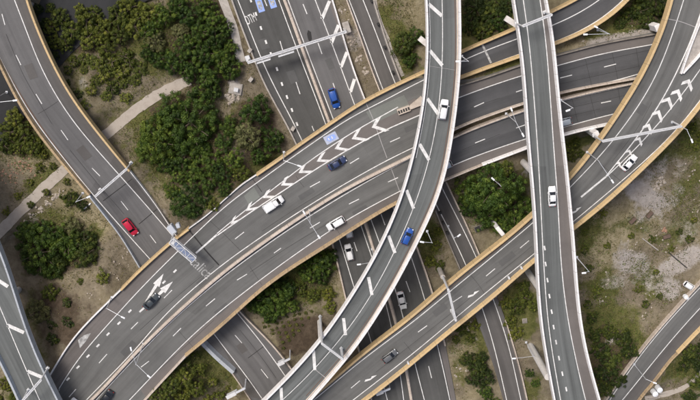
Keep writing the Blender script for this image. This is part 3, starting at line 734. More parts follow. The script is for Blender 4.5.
# --- straight white flyover on the right
D_L = [(505,-60),(513,0),(520,40),(524.4,80),(528,140),(530,160),(534,200),(536,240),(537.8,280),(540,320),(545,350),(554,400),(562,440)]
D_R = [(538,-60),(547,0),(554,30),(558,79),(560,94),(563,130),(567.6,160),(570.5,195),(575,240),(577,270),(581,319),(589,360),(601,400),(612,440)]
bD = bridge('tall straight white flyover running top to bottom, the highest bridge', RD, D_L, D_R, 'asph_white', (553,200), 1.8, 8)
parapet(RD, D_L, 1, .45, 1.1, 1.2, 'whitepar', bD); parapet(RD, D_R, -1, .5, 1.1, 1.9, 'whitepar', bD)
mb = MB(); strip(mb, RD, [(530,-60),(540,0),(545,30),(549,79),(554,159),(558,200),(560,258),(567,319),(576,360),(585,400)], [(537,-60),(546,0),(552,30),(556,79),(565.5,160),(573,240),(579,319),(586.5,360),(598,400)], .02, 2)
part(mb, 'shoulder', 'asph_shoulder', bD)
mb = MB()
line(mb, RD, [(515,-60),(523,0),(528,30),(532.5,79),(538.4,160),(542.4,240),(547.3,319),(553,358),(560,397),(566,430)], .2)
line(mb, RD, [(530,-60),(540,0),(545,30),(549,79),(554.5,160),(558,200),(560.5,260),(567.5,320),(576,360),(585,400),(594,430)], .2)
part(mb, 'edge_line', 'white', bD)
mb = MB()
for x, y in [(544.6,248),(545.6,264),(547.4,280),(549.4,296),(551.6,311.6),(553.6,327),(556,342),(558.9,358),(562.3,373.6),(566.2,389)]: dashes(mb, RD, [(x-.4,y-2.2,x+.5,y+2.2)], .34)
part(mb, 'lane_dash', 'white', bD)

# --- ochre viaduct
E_L = [(292,412),(326,386),(360,355),(408,320),(420,309),(448,284),(480,258),(506,239),(533,215),(569,180),(585,160),(602,138),(620,110),(640,80),(656,46),(666,22),(672,0),(680,-40)]
E_R = [(335,425),(368,400),(400,376),(420,358.5),(467,320),(496,297),(535,262),(576,229),(610,202),(653,161),(680,134),(700,110),(725,75),(760,20)]
bE = bridge('ochre edged viaduct climbing from bottom centre to the upper right corner', RE, E_L, E_R, 'asph_main', (480,288), 1.6, 10)
parapet(RE, E_L, -1, .65, 1.15, 1.1, 'orange', bE); parapet(RE, E_R, 1, .6, 1.15, 1.6, 'orange', bE)
mb = MB()
line(mb, RE, [(300,411),(318,397),(364,358),(414,321.5),(450,291),(480,267),(509,242.5),(532,224),(552,206),(570,187),(597,160),(626,124),(655,80),(669,44),(684,0),(694,-36)])
line(mb, RE, [(330,418),(354,399),(392,370),(420,348),(454,319),(500,281),(535,253),(574,221),(646,160),(680,127),(700,100),(720,74)])
part(mb, 'edge_line', 'white', bE)
mb = MB(); line(mb, RE, [(296,413),(316,395.5),(362,356),(412,319.5),(448,289),(478,265.5),(507,241),(530,221)], .18, .04); part(mb, 'edge_strip', 'brown_line', bE)
mb = MB()
for q in ([(432,312),(444,303),(448,308),(436,317)],[(498,262),(512,251),(516,255.5),(502,266.5)],[(636,112),(642,103),(648,107),(642,116)]): poly(mb, RE, q, .033)
part(mb, 'repair_patch', 'asph_repair', bE)
mb = MB()
for s_ in ([(376,372),(430,330),(470,298)],[(486,283),(520,256),(532,246)],[(404,342),(412,352),(420,362)],[(468,272),(478,284),(486,296)],[(612,162),(636,130),(652,102)],[(596,160),(610,172),(622,182)]): line(mb, RE, s_, .06, .036)
part(mb, 'crack_sealing', 'sealant', bE)
mb = MB(); dashes(mb, RE, [(351,388,360,380.5),(418,332,427,325.5),(453,302,462,296),(486,276,495,268.5),(520,248,529,240.5)], .2); part(mb, 'lane_dash', 'white', bE)
mb = MB()
line(mb, RE, [(581,197),(606,176.5)], .42, .055)
line(mb, RE, [(606,176),(620,159.5),(646,126),(660,105),(674,79),(688,48),(700,18),(708,-10)], .26, .055)
line(mb, RE, [(606,177),(627,158),(650,134),(672,108),(692,82),(700,70),(715,48)], .22, .055)
part(mb, 'gore_line', 'white', bE)
mb = MB()
for cx, cy, s_ in [(689.5,79,1.0),(679,89,1.0),(669.6,97,1.0),(659.5,110,1.0),(649.5,123.5,.9),(640,137,.75),(630,149.5,.62),(619.5,161.5,.45)]:
    chevron(mb, RE, (cx,cy), (cx-7*s_,cy+2.6*s_), (cx+3.2*s_,cy+9.5*s_), .62*max(s_,.6), tap=.85)
part(mb, 'chevron_marking', 'white', bE)
mb = MB()
for tx, ty, hx, hy in [(364,380.5,377.5,376.5),(467,296.5,480,292),(570,213,582,208.5)]:
    a = RE.at(tx,ty); b = RE.at(hx,hy); u = (b-a); L = np.linalg.norm(u); u /= L; v = np.array([-u[1],u[0],0]); a = a+[0,0,.06]; zt = (b[2]-a[2]+.06)/L
    pts = [(0,-.28),(.42,-.28),(.5,.05),(.12,.12),(1.0,.35),(.62,.42)]
    mb.add([a+u*L*x+v*y*1.25 for x, y in pts], [(0,1,2,3),(1,4,5,2)])
part(mb, 'merge_arrow_marking', 'white', bE)
mb = MB(); strip(mb, RE, [(683,70),(692,46),(701,24),(712,-8)], [(686,71.5),(698,58),(710,44),(730,18)], .1, 3); part(mb, 'gore_island', 'concrete', bE)
parapet(RE, [(681,74),(690,48),(700,22),(710,-8)], -1, .35, .9, .3, 'whitepar', bE, name='gore_barrier')
parapet(RE, [(684,74),(699,58),(712,42),(728,20)], 1, .35, .9, .3, 'whitepar', bE, name='gore_barrier')
mb = MB(); line(mb, RE, [(668,19),(680,21.5),(695,27)], .16, .05); part(mb, 'joint_plate', 'joint', bE)

# --- lower-left flyover
F_R = [(-24,200),(0,246),(10,276),(22,319),(33,349),(45,376),(59,401),(78,440)]
F_L = [(-60,260),(-24,320),(0,362),(8,380),(18,401),(34,440)]
bF = bridge('pale flyover with white hatch bars in the lower left corner', RF, F_L, F_R, 'asph_white', (30,385), 1.8, 6)
parapet(RF, F_R, -1, .5, 1.1, 1.2, 'bluepar', bF); parapet(RF, F_L, 1, .6, 1.1, 1.9, 'bluepar', bF)
mb = MB(); line(mb, RF, [(-24,254),(0,304),(5,320),(16,346),(26,370),(39,399),(56,436)]); line(mb, RF, [(-30,300),(0,352),(10,375),(21,398),(38,436)], .2)
part(mb, 'edge_line', 'white', bF)
mb = MB()
for s_ in [(-8,276,8,286.5),(7.5,325,24,332.5),(27.5,371,43,377.5)]: dashes(mb, RF, [s_], .85)
part(mb, 'hatch_marking', 'white', bF)

# --- lower-right ramp
G_L = [(590,425),(606,400),(630,363.5),(666,320),(700,283.5),(735,246)]
G_R = [(622,430),(641,400),(672,361),(700,332),(735,298)]
bG = bridge('grey slip ramp curving into the lower right corner past the two round white tanks', RG, G_L, G_R, 'asph_main', (655,360), 1.0, 5, .8, name='ramp')
parapet(RG, G_L, -1, .35, .8, 1.0, 'cream', bG); parapet(RG, [(622,430),(641,400),(655,383),(672,361),(679,354)], 1, .4, .8, 1.0, 'ochre_dull', bG)
parapet(RG, [(679,354),(700,332),(735,298)], 1, .6, .9, 1.0, 'orange', bG)
mb = MB(); strip(mb, RG, [(624,400),(644,373),(687,320),(700,307),(720,287)], [(639,400),(670,361),(690,340),(699,331),(722,310)], .02, 2); part(mb, 'shoulder', 'asph_exit', bG)
mb = MB(); line(mb, RG, [(606,420),(624,399.5),(644,373),(687,320),(700,307),(724,283)]); line(mb, RG, [(597,420),(609.5,400),(633,364),(669,320),(700,287.5)], .18); part(mb, 'edge_line', 'white', bG)

# ---------------------------------------------------------------- road barriers on the ground
def barrier(road, pts, label, mat='cream', side=1, wd=.5, h=.85, group=None, name='concrete_barrier', view=None):
    a = smooth(pts); a = resample(a, max(3, int(plen(a)/4)+1)); p = road.w(a, 0, h if view is None else view)
    mb = MB(); wall(mb, p, inward_of(p, side), wd, h, .25)
    o = mb.build(name, M[mat]); tag(o, label, 'barrier', group); return o
barrier(RM, [(270,-30),(283.8,0),(299.4,46),(311.5,79),(327,120),(347,176),(367,232),(374,256),(390,306),(394,319),(406,374),(411,405)], 'long cream concrete barrier down the middle of the dark motorway', 'cream', 1, .75, .9)
barrier(RM, [(276,-30),(287,-3)], 'short cream barrier stub beside the motorway median at the top edge', 'cream', 1, .3, .6)
barrier(RM, ME_L[1:8], 'low cream barrier along the left edge of the motorway above the wide viaduct', 'concrete', 1, .4, .75)
barrier(RM, ME_L[7:12], 'low cream barrier along the left edge of the motorway below the wide viaduct', 'cream', 1, .4, .75)
barrier(RM, ME_R[:5], 'pale barrier between the hatched motorway shoulder and the rubble strip', 'whitepar', -1, .35, .75)
barrier(RM, ME_R[5:9], 'cream barrier on the motorway edge between the curved flyover and the ochre viaduct', 'cream', -1, .4, .75)
barrier(RI, II_L[1:5], 'pale concrete edge on the left of the narrow slip road, top centre', 'cream', 1, .35, .7)
barrier(RI, II_R[1:5], 'pale concrete edge with dark posts on the right of the narrow slip road, top centre', 'concrete', -1, .35, .7)
barrier(RI, II_L[5:8], 'stained edge wall left of the slip road just below the curved flyover', 'concrete_d', 1, .35, .7)
barrier(RI, II_R[5:8], 'cream edge wall right of the slip road just below the curved flyover', 'cream', -1, .35, .7)
barrier(RI, II_R[8:12], 'cream edge wall right of the slip road at the bottom of the picture', 'cream', -1, .3, .7)

# dark posts standing on the right edge of the slip road
for i, (x, y) in enumerate([(371.5,1),(378,24),(384.5,47),(392.5,72),(440,212),(443,222),(447,232)]):
    p = RI.at(x, y); mb = MB(); mb.box((0,0,.5), (.55,.6,1.0), .4, .06); mb.box((0,0,1.04), (.4,.45,.1), .4)
    o = mb.build('bollard', M['plastic']); o.location = tuple(p)
    w4 = ['first','second','third','fourth']; tag(o, ('dark squat post on the right edge of the narrow slip road, '+w4[i]+' from the top') if i < 4 else ('dark squat post left of the slip road below the curved flyover, '+w4[i-4]+' from the top'), 'post', 'dark posts by the narrow slip road')

# ---------------------------------------------------------------- terrain
def footprint_mask():
    pass
gx = np.arange(-150, 151, 1.0); gy = np.arange(-175, 46, 1.0)
GX, GY = np.meshgrid(gx, gy)
def segdist(pts_w, X, Y):
    """distance to polyline and z of the nearest point"""
    best = np.full(X.shape, 1e9); zz = np.zeros(X.shape)
    for a, b in zip(pts_w[:-1], pts_w[1:]):
        d = b[:2]-a[:2]; L2 = d@d+1e-9
        t = np.clip(((X-a[0])*d[0]+(Y-a[1])*d[1])/L2, 0, 1)
        dist = np.hypot(X-a[0]-t*d[0], Y-a[1]-t*d[1])
        m = dist < best; best = np.where(m, dist, best); zz = np.where(m, a[2]+(b[2]-a[2])*t, zz)
    return best, zz
def wpath(road, pts, n=14):
    a = resample(smooth(pts), n); return road.w(a)
H = np.zeros_like(GX)
# undulation
for k in range(9):
    ax, ay = rng.uniform(.02,.09,2)*rng.choice([-1,1],2); H += .16*np.sin(GX*ax*2+GY*ay*2+rng.uniform(0,6))
H -= .25
def embank(road, pts, drop=.35, slope=.55, flat=1.0):
    global H
    d, z = segdist(wpath(road, pts), GX, GY)
    H = np.maximum(H, z-drop-np.maximum(0, d-flat)*slope)
embank(RB, [(40,390),(60,357),(66,345),(89,320),(120,290)]); embank(RB, [(190,228),(208,214),(240,186),(256,175)])
embank(RB, [(75,400),(100,370),(130,335)], .8, .5, 6); embank(RB, [(205,240),(240,212),(262,195)], .8, .6, 5)
embank(RB, [(110,440),(146,400),(170,374),(184,358)]); embank(RB, [(446,181),(480,167),(500,160)], .5, .6)
embank(RB, [(466,86),(490,77),(520,66),(560,55),(600,44),(650,34)], .5, .8)
embank(RB, [(500,100),(560,80),(600,70)], 1.8, .6, 8)
embank(RG, [(600,410),(650,350),(700,300),(740,265)], .6, .4, 5)
embank(RA, [(135,178),(156,205),(170,226)], .5, .5); embank(RA, [(10,20),(40,80),(70,125)], 2.5, .35, 2)
embank(RA, [(246,320),(268,338),(290,366)], .4, .5); embank(RA, [(215,362),(232,376),(251,402)], .3, .5)
for road, pts, hw in [(RM, [(270,-40),(330,120),(378,260),(400,340),(418,440)], 14.5), (RI, [(345,-40),(386,80),(430,180),(460,240),(490,320),(518,430)], 5.2),
                      (RA, [(120,205),(150,240),(205,305),(250,355),(300,420)], 8.0), (RA, [(0,20),(30,80),(60,120),(90,160),(120,205)], 8.5), (RG, [(600,440),(655,360),(720,290)], 5.2), (RJ, [(-40,150),(10,100),(60,30),(150,-20)], 8)]:
    d, z = segdist(wpath(road, pts), GX, GY)
    H = np.minimum(H, z-.18+np.maximum(0, d-hw)*.7)
d, z = segdist(np.array([P(x, y, 0) for x, y in [(-14,245),(0,232),(16,216),(40,190),(62,172),(84,152),(106,137),(125,117),(140,105),(155,94),(170,86),(190,80)]]), GX, GY)
H = np.where(d < 2.2, -.1, np.minimum(H, -.1+np.maximum(0, d-2.2)*.7))
# never above any deck: keep 0.3 m under the surfaces it lies below
for (a, b, c, d) in FOOT:
    pass
gdx = (np.abs(GX) > 140) | (GY < -165) | (GY > 38); H[gdx] = -1.0
def lower_under(a, b, c, d):
    q = np.array([a, b, c, d]); x0, y0 = q[:,0].min()-1.0, q[:,1].min()-1.0; x1, y1 = q[:,0].max()+1.0, q[:,1].max()+1.0
    i0, i1 = np.searchsorted(gx, [x0, x1]); j0, j1 = np.searchsorted(gy, [y0, y1])
    if i1 <= i0 or j1 <= j0: return
    H[j0:j1, i0:i1] = np.minimum(H[j0:j1, i0:i1], q[:,2].min()-.22)
for f in FOOT: lower_under(*f)
def gz(x, y):
    i = int(np.clip(round(x-gx[0]), 0, len(gx)-1)); j = int(np.clip(round(y-gy[0]), 0, len(gy)-1)); return float(H[j, i])
def G(px, py, up=0.0):
    z = 0.0
    for _ in range(4):
        p = P(px, py, z+up); z = gz(p[0], p[1])
    return np.array([p[0], p[1], z])
def blobmask(bl):
    m = np.zeros_like(GX)
    for (px, py, rx, ry, rot, v) in bl:
        c = G(px, py); a = math.radians(-rot); dx = GX-c[0]; dy = GY-c[1]
        u = (dx*math.cos(a)+dy*math.sin(a))/(rx*.24); w_ = (-dx*math.sin(a)+dy*math.cos(a))/(ry*.25)
        m = np.maximum(m, v*np.clip(1.35-np.hypot(u, w_)*.85, 0, 1))
    return np.clip(m, 0, 1)
green = blobmask([(60,35,40,25,0,.8),(180,40,60,45,0,.75),(100,70,40,25,0,.55),(180,140,70,55,0,.75),(30,140,35,25,0,.8),(45,180,30,10,-35,.8),(60,240,45,35,0,.7),(240,180,40,20,-30,.8),
  (300,280,40,30,0,.85),(180,380,30,30,0,.9),(215,370,30,30,0,.75),(390,15,25,25,0,.55),(400,55,22,25,0,.9),(490,30,40,40,0,1),(640,20,30,22,0,1),(610,35,25,10,-20,.6),(500,200,45,35,0,.85),
  (588,230,18,50,0,.7),(598,310,22,60,0,.75),(650,280,35,16,40,.8),(620,350,35,45,0,.9),(670,240,20,30,0,.5),(690,200,25,45,0,.6),(690,370,30,25,0,.8),(520,310,22,30,0,.85),(470,350,25,35,0,.6),
  (430,240,16,25,0,.8),(530,390,25,20,0,.5),(572,145,20,12,-20,.8),(640,225,30,10,10,.55),(660,150,20,25,0,.5),(25,390,20,20,0,.8),(690,140,20,20,0,.8),(35,340,20,45,0,.5)])
pale = blobmask([(655,205,50,42,0,.44),(640,272,45,28,20,.44),(690,225,25,50,0,.40),(675,170,25,20,0,.42),(645,195,26,13,25,.85),(655,175,14,20,30,.6),(632,262,24,20,20,.7),(612,282,20,10,0,.45),(680,262,28,9,-35,1.0),(668,290,14,14,0,.75),(665,212,10,16,0,.5),(612,340,12,5,-40,.55),
  (235,90,10,12,0,.7),(84,80,9,10,0,.5),(30,162,30,10,-20,.35),(360,30,12,40,20,.5),(395,70,8,14,20,.5),(610,40,30,5,-12,.8),(640,33,20,5,-10,.7),(345,30,9,12,0,.6),(515,330,10,8,0,.5),(20,230,30,6,-35,.45),(450,235,7,14,0,.4),(530,170,10,14,0,.4),(125,262,16,12,0,.3),(160,210,8,25,-35,.45),(680,165,26,10,-30,.35),(478,228,12,10,0,.5),(470,330,8,30,-25,.35)])
mulch = blobmask([(190,125,40,36,0,.95),(205,50,42,50,0,.95),(90,30,48,26,0,.9),(205,165,48,30,0,.95),(256,130,24,34,0,.9),(495,198,38,34,0,.9),(50,250,36,30,0,.95),(275,300,26,20,0,.9),(318,268,22,22,0,.9),(612,358,26,36,0,.9),(180,390,30,18,0,.9),(640,12,34,18,0,.85),(488,18,28,24,0,.8),(18,135,26,22,0,.9),(478,372,16,20,0,.8),(300,335,34,26,0,.9),(60,320,40,50,0,.7),(230,130,35,35,0,.5),(520,360,18,30,0,.5),(370,70,14,25,20,.45),(120,80,40,25,0,.35),(215,385,25,20,0,.4),(200,30,55,60,0,.6),(60,240,40,30,0,.5),(680,350,25,12,0,.5)])  # leading blobs: leaf litter and painted shade under tree clumps; the rest mulch
V = np.stack([GX.ravel(), GY.ravel(), H.ravel()], 1); nxg, nyg = len(gx), len(gy)
idx = np.arange(nxg*nyg).reshape(nyg, nxg)
F_ = np.stack([idx[:-1,:-1].ravel(), idx[:-1,1:].ravel(), idx[1:,1:].ravel(), idx[1:,:-1].ravel()], 1)
def quadmesh(name, V, F_, mat):
    me = bpy.data.meshes.new(name); me.vertices.add(len(V)); me.vertices.foreach_set('co', V.astype(np.float32).ravel())
    me.loops.add(F_.size); me.loops.foreach_set('vertex_index', F_.astype(np.int32).ravel())
    me.polygons.add(len(F_)); me.polygons.foreach_set('loop_start', np.arange(0, F_.size, 4, dtype=np.int32)); me.polygons.foreach_set('loop_total', np.full(len(F_), 4, dtype=np.int32))
    me.update(calc_edges=True); me.materials.append(mat); return me
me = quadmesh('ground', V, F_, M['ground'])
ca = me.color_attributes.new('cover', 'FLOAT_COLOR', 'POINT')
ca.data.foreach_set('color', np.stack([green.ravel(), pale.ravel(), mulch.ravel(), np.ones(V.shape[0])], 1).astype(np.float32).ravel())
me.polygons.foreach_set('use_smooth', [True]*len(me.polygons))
o = bpy.data.objects.new('ground', me); COL.objects.link(o); tag(o, kind='structure')
mb = MB(); mb.add([(-3000,-3000,-1.05),(3000,-3000,-1.05),(3000,3000,-1.05),(-3000,3000,-1.05)], [(0,1,2,3)])
o = mb.build('ground', M['ground']); tag(o, kind='structure')

# paths: draped on the ground
def drape(name, ctr, wpx, mat, label=None, lift=.12, ragged=.0):
    a = resample(smooth(ctr), max(4, int(plen(ctr)/3))); t = np.gradient(a, axis=0); n_ = np.stack([-t[:,1], t[:,0]], 1); n_ /= np.linalg.norm(n_, axis=1)[:,None]
    mb = MB(); k = len(a); nx = 5; vs = []
    for j in range(nx+1):
        q = a+n_*((j/nx-.5)*wpx+ (rng.uniform(-ragged,ragged,(k,1)) if j in (0,nx) else 0))
        vs += [G(x, y)+np.array([0,0,lift]) for x, y in q]
    fs = [(j*k+i, j*k+i+1, (j+1)*k+i+1, (j+1)*k+i) for j in range(nx) for i in range(k-1)]
    mb.add(vs, fs); q = np.array(vs)
    for i in range(k-1): FOOT.append((q[i], q[nx*k+i], q[nx*k+i+1], q[i+1]))
    o = mb.build(name, M[mat]); tag(o, kind='structure'); return o
drape('path', [(-14,245),(0,232),(16,216),(40,190),(62,172),(84,152),(106,137),(125,117),(140,105),(155,94),(170,86),(190,80)], 10.5, 'gravelpath', ragged=.5)
drape('pavement', [(220,-8),(226,8),(234,30),(238,48),(241,62)], 8.5, 'concrete', ragged=.3)
drape('pavement', [(372,-6),(380,20),(388,42),(396,62),(403,76)], 4.0, 'concrete', ragged=.8)
drape('pavement', [(348,-6),(357,18),(367,44),(376,72),(380,84)], 1.6, 'cream', ragged=.3)
drape('dirt_track', [(645,399),(660,395),(676,391),(688,384),(697,375),(705,362)], 4.5, 'gravelpath', ragged=.9)

def onroad(x, y, pad=0.0):
    i = int(round((x+150)*2)); j = int(round((y+175)*2))
    if i < 0 or j < 0 or i >= RMASK.shape[1] or j >= RMASK.shape[0]: return False
    return RMASK[j, i]
RMASK = np.zeros((443, 602), bool)
_mx, _my = np.meshgrid(np.arange(602)*.5-150, np.arange(443)*.5-175)
for (a, b, c, d) in FOOT:
    q = np.array([a, b, c, d])[:, :2]
    i0, i1 = int((q[:,0].min()+150)*2)-1, int((q[:,0].max()+150)*2)+2; j0, j1 = int((q[:,1].min()+175)*2)-1, int((q[:,1].max()+175)*2)+2
    i0 = max(i0, 0); j0 = max(j0, 0)
    if i1 <= i0 or j1 <= j0: continue
    X = _mx[j0:j1, i0:i1]; Y = _my[j0:j1, i0:i1]
    s_ = [((q[(k+1)%4][0]-q[k][0])*(Y-q[k][1])-(q[(k+1)%4][1]-q[k][1])*(X-q[k][0])) for k in range(4)]
    ins = np.all([v >= -.6 for v in s_], 0) | np.all([v <= .6 for v in s_], 0)
    RMASK[j0:j1, i0:i1] |= ins

# ================================================================ TREES
def crown_mesh(name, R, Hc, npuff, nleaf, leaf, mat, seed, ragged=.25, low=.15):
    r = np.random.default_rng(seed)
    lob = r.uniform(0, 6.28, 4); amp = r.uniform(.06, .16, 4)
    C = []; PR = []
    for i in range(npuff):
        th = r.uniform(0, 6.283); rad = math.sqrt(r.uniform(0, 1))*1.0
        env = 1+sum(amp[k]*math.sin((k+2)*th+lob[k]) for k in range(4))
        rr = R*rad*env*r.uniform(1-ragged, 1)
        zt = math.sqrt(max(0, 1-(rad*.96)**2)); zz = Hc*(low+(1-low)*zt*r.uniform(.60, 1.05))+r.uniform(-.7,.6)*min(1,R/3) if r.random() < .86 else Hc*(low+(1-low)*zt*r.uniform(.3,.6))
        C.append((rr*math.cos(th), rr*math.sin(th), zz)); PR.append(min(R*.055+r.uniform(.26,.58), R*.3))
    C = np.array(C); PR = np.array(PR)
    n = npuff*nleaf
    cc = np.repeat(C, nleaf, 0); pr = np.repeat(PR, nleaf)
    d = r.normal(size=(n,3)); d /= np.linalg.norm(d, axis=1)[:,None]; d[:,2] = np.abs(d[:,2])*.9-.12
    rad = pr*r.uniform(.55, 1.08, n)
    c = cc+d*rad[:,None]
    nrm = d*1.3+r.normal(size=(n,3))*.38+np.array([0,0,.2]); nrm /= np.linalg.norm(nrm, axis=1)[:,None]
    t = np.cross(nrm, r.normal(size=(n,3))); t /= np.linalg.norm(t, axis=1)[:,None]; b = np.cross(nrm, t)
    s1 = leaf*r.uniform(.55, 1.25, n)[:,None]*.5; s2 = s1*r.uniform(.45, .9, n)[:,None]
    V = np.stack([c-t*s1, c+b*s2, c+t*s1, c-b*s2], 1).reshape(-1,3)
    F_ = np.arange(4*n).reshape(-1,4)
    me = quadmesh(name, V, F_, mat)
    var = np.clip(np.repeat(np.clip(r.normal(.45, .2, npuff), 0, 1), nleaf)+r.normal(0, .11, n), 0, 1)
    at = me.attributes.new('var', 'FLOAT', 'POINT'); at.data.foreach_set('value', np.repeat(var, 4).astype(np.float32))
    return me
def trunk_mesh(name, h, r0, seed, spread):
    r = random.Random(seed); mb = MB()
    mb.tube((0,0,-.6), (0,0,h*.5), r0*1.25, r0*.85, 9)
    for k in range(6):
        a = k*1.05+r.uniform(-.3,.3); e = (math.cos(a)*spread*r.uniform(.5,.75), math.sin(a)*spread*r.uniform(.5,.75), h*r.uniform(.75,.95))
        m_ = (e[0]*.45, e[1]*.45, h*.66)
        mb.tube((0,0,h*.42), m_, r0*.6, r0*.38, 7); mb.tube(m_, e, r0*.38, r0*.12, 6)
    me = bpy.data.meshes.new(name); me.from_pydata(mb.v, [], mb.f); me.materials.append(M['bark']); me.update(); return me
VAR = {}
def variants(kind, n, R, Hc, np_, nl, leaf, mat, **k):
    VAR[kind] = [(crown_mesh('crown', R, Hc, np_, nl, leaf, M[mat], 100*len(VAR)+i+3, **k), trunk_mesh('trunk', Hc*.8+1, .12+R*.035, i, R), R, Hc) for i in range(n)]
variants('big', 3, 6.2, 6.6, 205, 90, .34, 'leaf', ragged=.12, low=.05)
variants('mid', 4, 3.5, 5.2, 74, 88, .31, 'leaf', ragged=.12, low=.02)
variants('oliv', 3, 3.4, 3.6, 68, 88, .30, 'leaf_y', ragged=.2)
variants('pale', 2, 3.2, 3.4, 90, 60, .30, 'leaf_p', ragged=.12)
variants('dark', 3, 3.6, 4.0, 76, 88, .30, 'leaf_d', ragged=.15)
variants('shrub', 3, 1.3, 1.3, 26, 46, .28, 'leaf_d', ragged=.1)
variants('shrubg', 3, 1.5, 1.3, 26, 46, .30, 'leaf_y', ragged=.25)
cnt = {}
def tree(kind, px, py, rpx, label, group=None, name=None, squash=1.0):
    k = cnt.get(kind, 0); cnt[kind] = k+1
    cm, tm, R, Hc = VAR[kind][k % len(VAR[kind])]
    sc = rpx*.235/{'mid':3.8,'big':6.5}.get(kind, R)
    hz = Hc*sc*squash*.6
    p = G(px, py, hz)
    nm = name or ('shrub' if kind.startswith('shrub') else 'tree')
    root = empty(nm, p, random.uniform(0, 6.28), label, 'shrub' if nm == 'shrub' else 'tree', group)
    root.scale = (sc, sc*random.uniform(.92,1.08), sc*squash)
    c = bpy.data.objects.new('crown', cm); COL.objects.link(c); c.parent = root
    t = bpy.data.objects.new('trunk', tm); COL.objects.link(t); t.parent = root
    return root
def many(kind, lst, label, group, squash=1.0):
    ORD = ['first','second','third','fourth','fifth','sixth','seventh','eighth','ninth','tenth','eleventh','twelfth','thirteenth','fourteenth','fifteenth','sixteenth','seventeenth','eighteenth','nineteenth','twentieth']
    rk = {q: i for i, q in enumerate(sorted(lst))}
    for q in lst:
        words = label.split()[:12]
        tree(kind, q[0], q[1], q[2], ' '.join(words).rstrip(',')+', '+ORD[rk[q]]+' from the left', group, squash=squash)
# olive thicket, top left
many('oliv', [(50,27,8),(60,18,10),(72,30,12),(86,20,12),(55,42,8),(66,44,9),(88,38,11),(102,28,12),(104,46,10),(118,18,12),(120,34,12),(130,8,13),(134,26,12),(146,14,12),(96,14,8),(80,10,6)],
     'olive green tree in the yellowish thicket between the ochre ramp and the top edge', 'olive trees in the top left thicket')
many('oliv', [(92,62,7),(108,70,8),(120,84,7),(106,96,6),(96,80,6),(126,98,6),(134,80,7),(140,68,8),(118,60,7),(84,70,5)], 'thin olive scrub tree on the bare slope above the gravel path', 'scrub trees above the gravel path', .6)
many('shrubg', [(84,58,6),(98,64,7),(112,62,8),(124,56,8),(104,78,7),(92,90,6),(112,88,7),(122,74,8),(74,62,6),(130,64,7),(84,106,5),(68,70,5),(78,94,5)], 'low scruffy bush on the bare slope below the olive thicket', 'scrub bushes on the slope beside the ochre ramp')
many('dark', [(37,10,6),(43,24,6),(47,42,6),(50,8,5),(54,56,5),(66,84,5)], 'dark bush added for the shadow along the ochre ramp', 'dark bushes added for the shadow along the ochre ramp')  # added dark crowns that stand in for the black shadow beside the parapet
# dark green belt along the motorway
many('mid', [(150,30,11),(164,16,13),(176,6,12),(190,16,13),(204,6,12),(213,20,12),(200,32,14),(216,38,13),(188,48,14),(205,54,14),(222,58,14),(232,70,11),(174,62,13),(190,70,13),(208,76,14),(160,60,11),(226,30,8),(148,52,10),(229,48,9)],
     'dense dark green tree in the belt beside the motorway, top left', 'dark green trees beside the motorway')
tree('pale', 155, 42, 12, 'dry brownish tree with a thin crown left of the dark green belt'); tree('pale', 181, 32, 9, 'pale grey green tree crown poking through the dark green belt')
tree('big', 190, 124, 31, 'large spreading dark green tree at the end of the gravel path'); tree('big', 157, 143, 24, 'wide dark green tree between the ochre ramp and the gravel path end')
tree('mid', 172, 108, 16, 'dark tree tucked against the upper edge of the gravel path end'); tree('mid', 212, 92, 11, 'dark tree between the motorway belt and the utility pad')
tree('mid', 256, 112, 17, 'round green tree beside the motorway barrier, below the utility pad'); tree('pale', 246, 136, 13, 'round pale grey green tree in the middle of the woodland patch')
tree('mid', 230, 128, 12, 'small green tree left of the pale grey green tree'); tree('mid', 224, 144, 12, 'green tree below left of the pale grey green tree')
tree('mid', 272, 140, 14, 'green tree at the corner where motorway meets the wide viaduct'); tree('mid', 260, 156, 11, 'small dark tree at the ochre viaduct edge, left of the motorway')
many('mid', [(200,152,13),(184,160,14),(168,166,12),(212,164,12),(196,172,12),(222,174,11),(234,160,11),(208,184,11),(224,190,9),(180,178,9)], 'green tree in the lower woodland above the wide viaduct', 'woodland trees above the viaduct shoulder')
tree('oliv', 240, 174, 9, 'yellowish bush on the viaduct bank below the woodland'); tree('big', 190, 203, 20, 'dark leafy tree in the corner where the ochre ramp meets the viaduct')
tree('oliv', 212, 205, 7, 'small yellowish bush on the viaduct verge right of the corner tree'); tree('mid', 172, 192, 10, 'green tree on the verge right of the ochre ramp')
# left side
many('oliv', [(14,118,10),(10,132,11),(24,134,11),(34,146,10),(20,148,9),(4,146,9),(42,154,6)], 'olive tree squeezed between the left edge and the ochre ramp', 'olive trees left of the ramp')
many('shrubg', [(40,168,5),(30,182,4),(52,166,4),(18,196,4),(46,192,4),(30,205,4),(6,212,4),(66,182,4)], 'scrubby bush beside the gravel path on the left', 'scrub along the gravel path')
tree('dark', 70, 199, 9, 'round dark bush under the lamp left of the ochre ramp'); tree('dark', 82, 206, 6, 'small dark bush right of the round dark bush under the lamp')
tree('big', 40, 254, 28, 'large dark tree beside the pale lower left flyover'); tree('dark', 56, 262, 15, 'dark tree at the bottom of the left tree clump'); tree('dark', 84, 240, 13, 'dark tree on the right end of the left tree clump'); tree('mid', 50, 236, 15, 'green tree in the middle top of the left tree clump')
tree('mid', 68, 244, 18, 'green tree joined to the right side of the large dark left tree')
tree('pale', 73, 227, 11, 'grey green crown at the top of the left tree clump'); tree('dark', 86, 254, 15, 'dark tree on the lower right of the left tree clump')
tree('mid', 24, 232, 11, 'green tree on the upper left of the left tree clump'); tree('pale', 38, 312, 13, 'pale olive bush between the lower left flyover and the round shrubs')
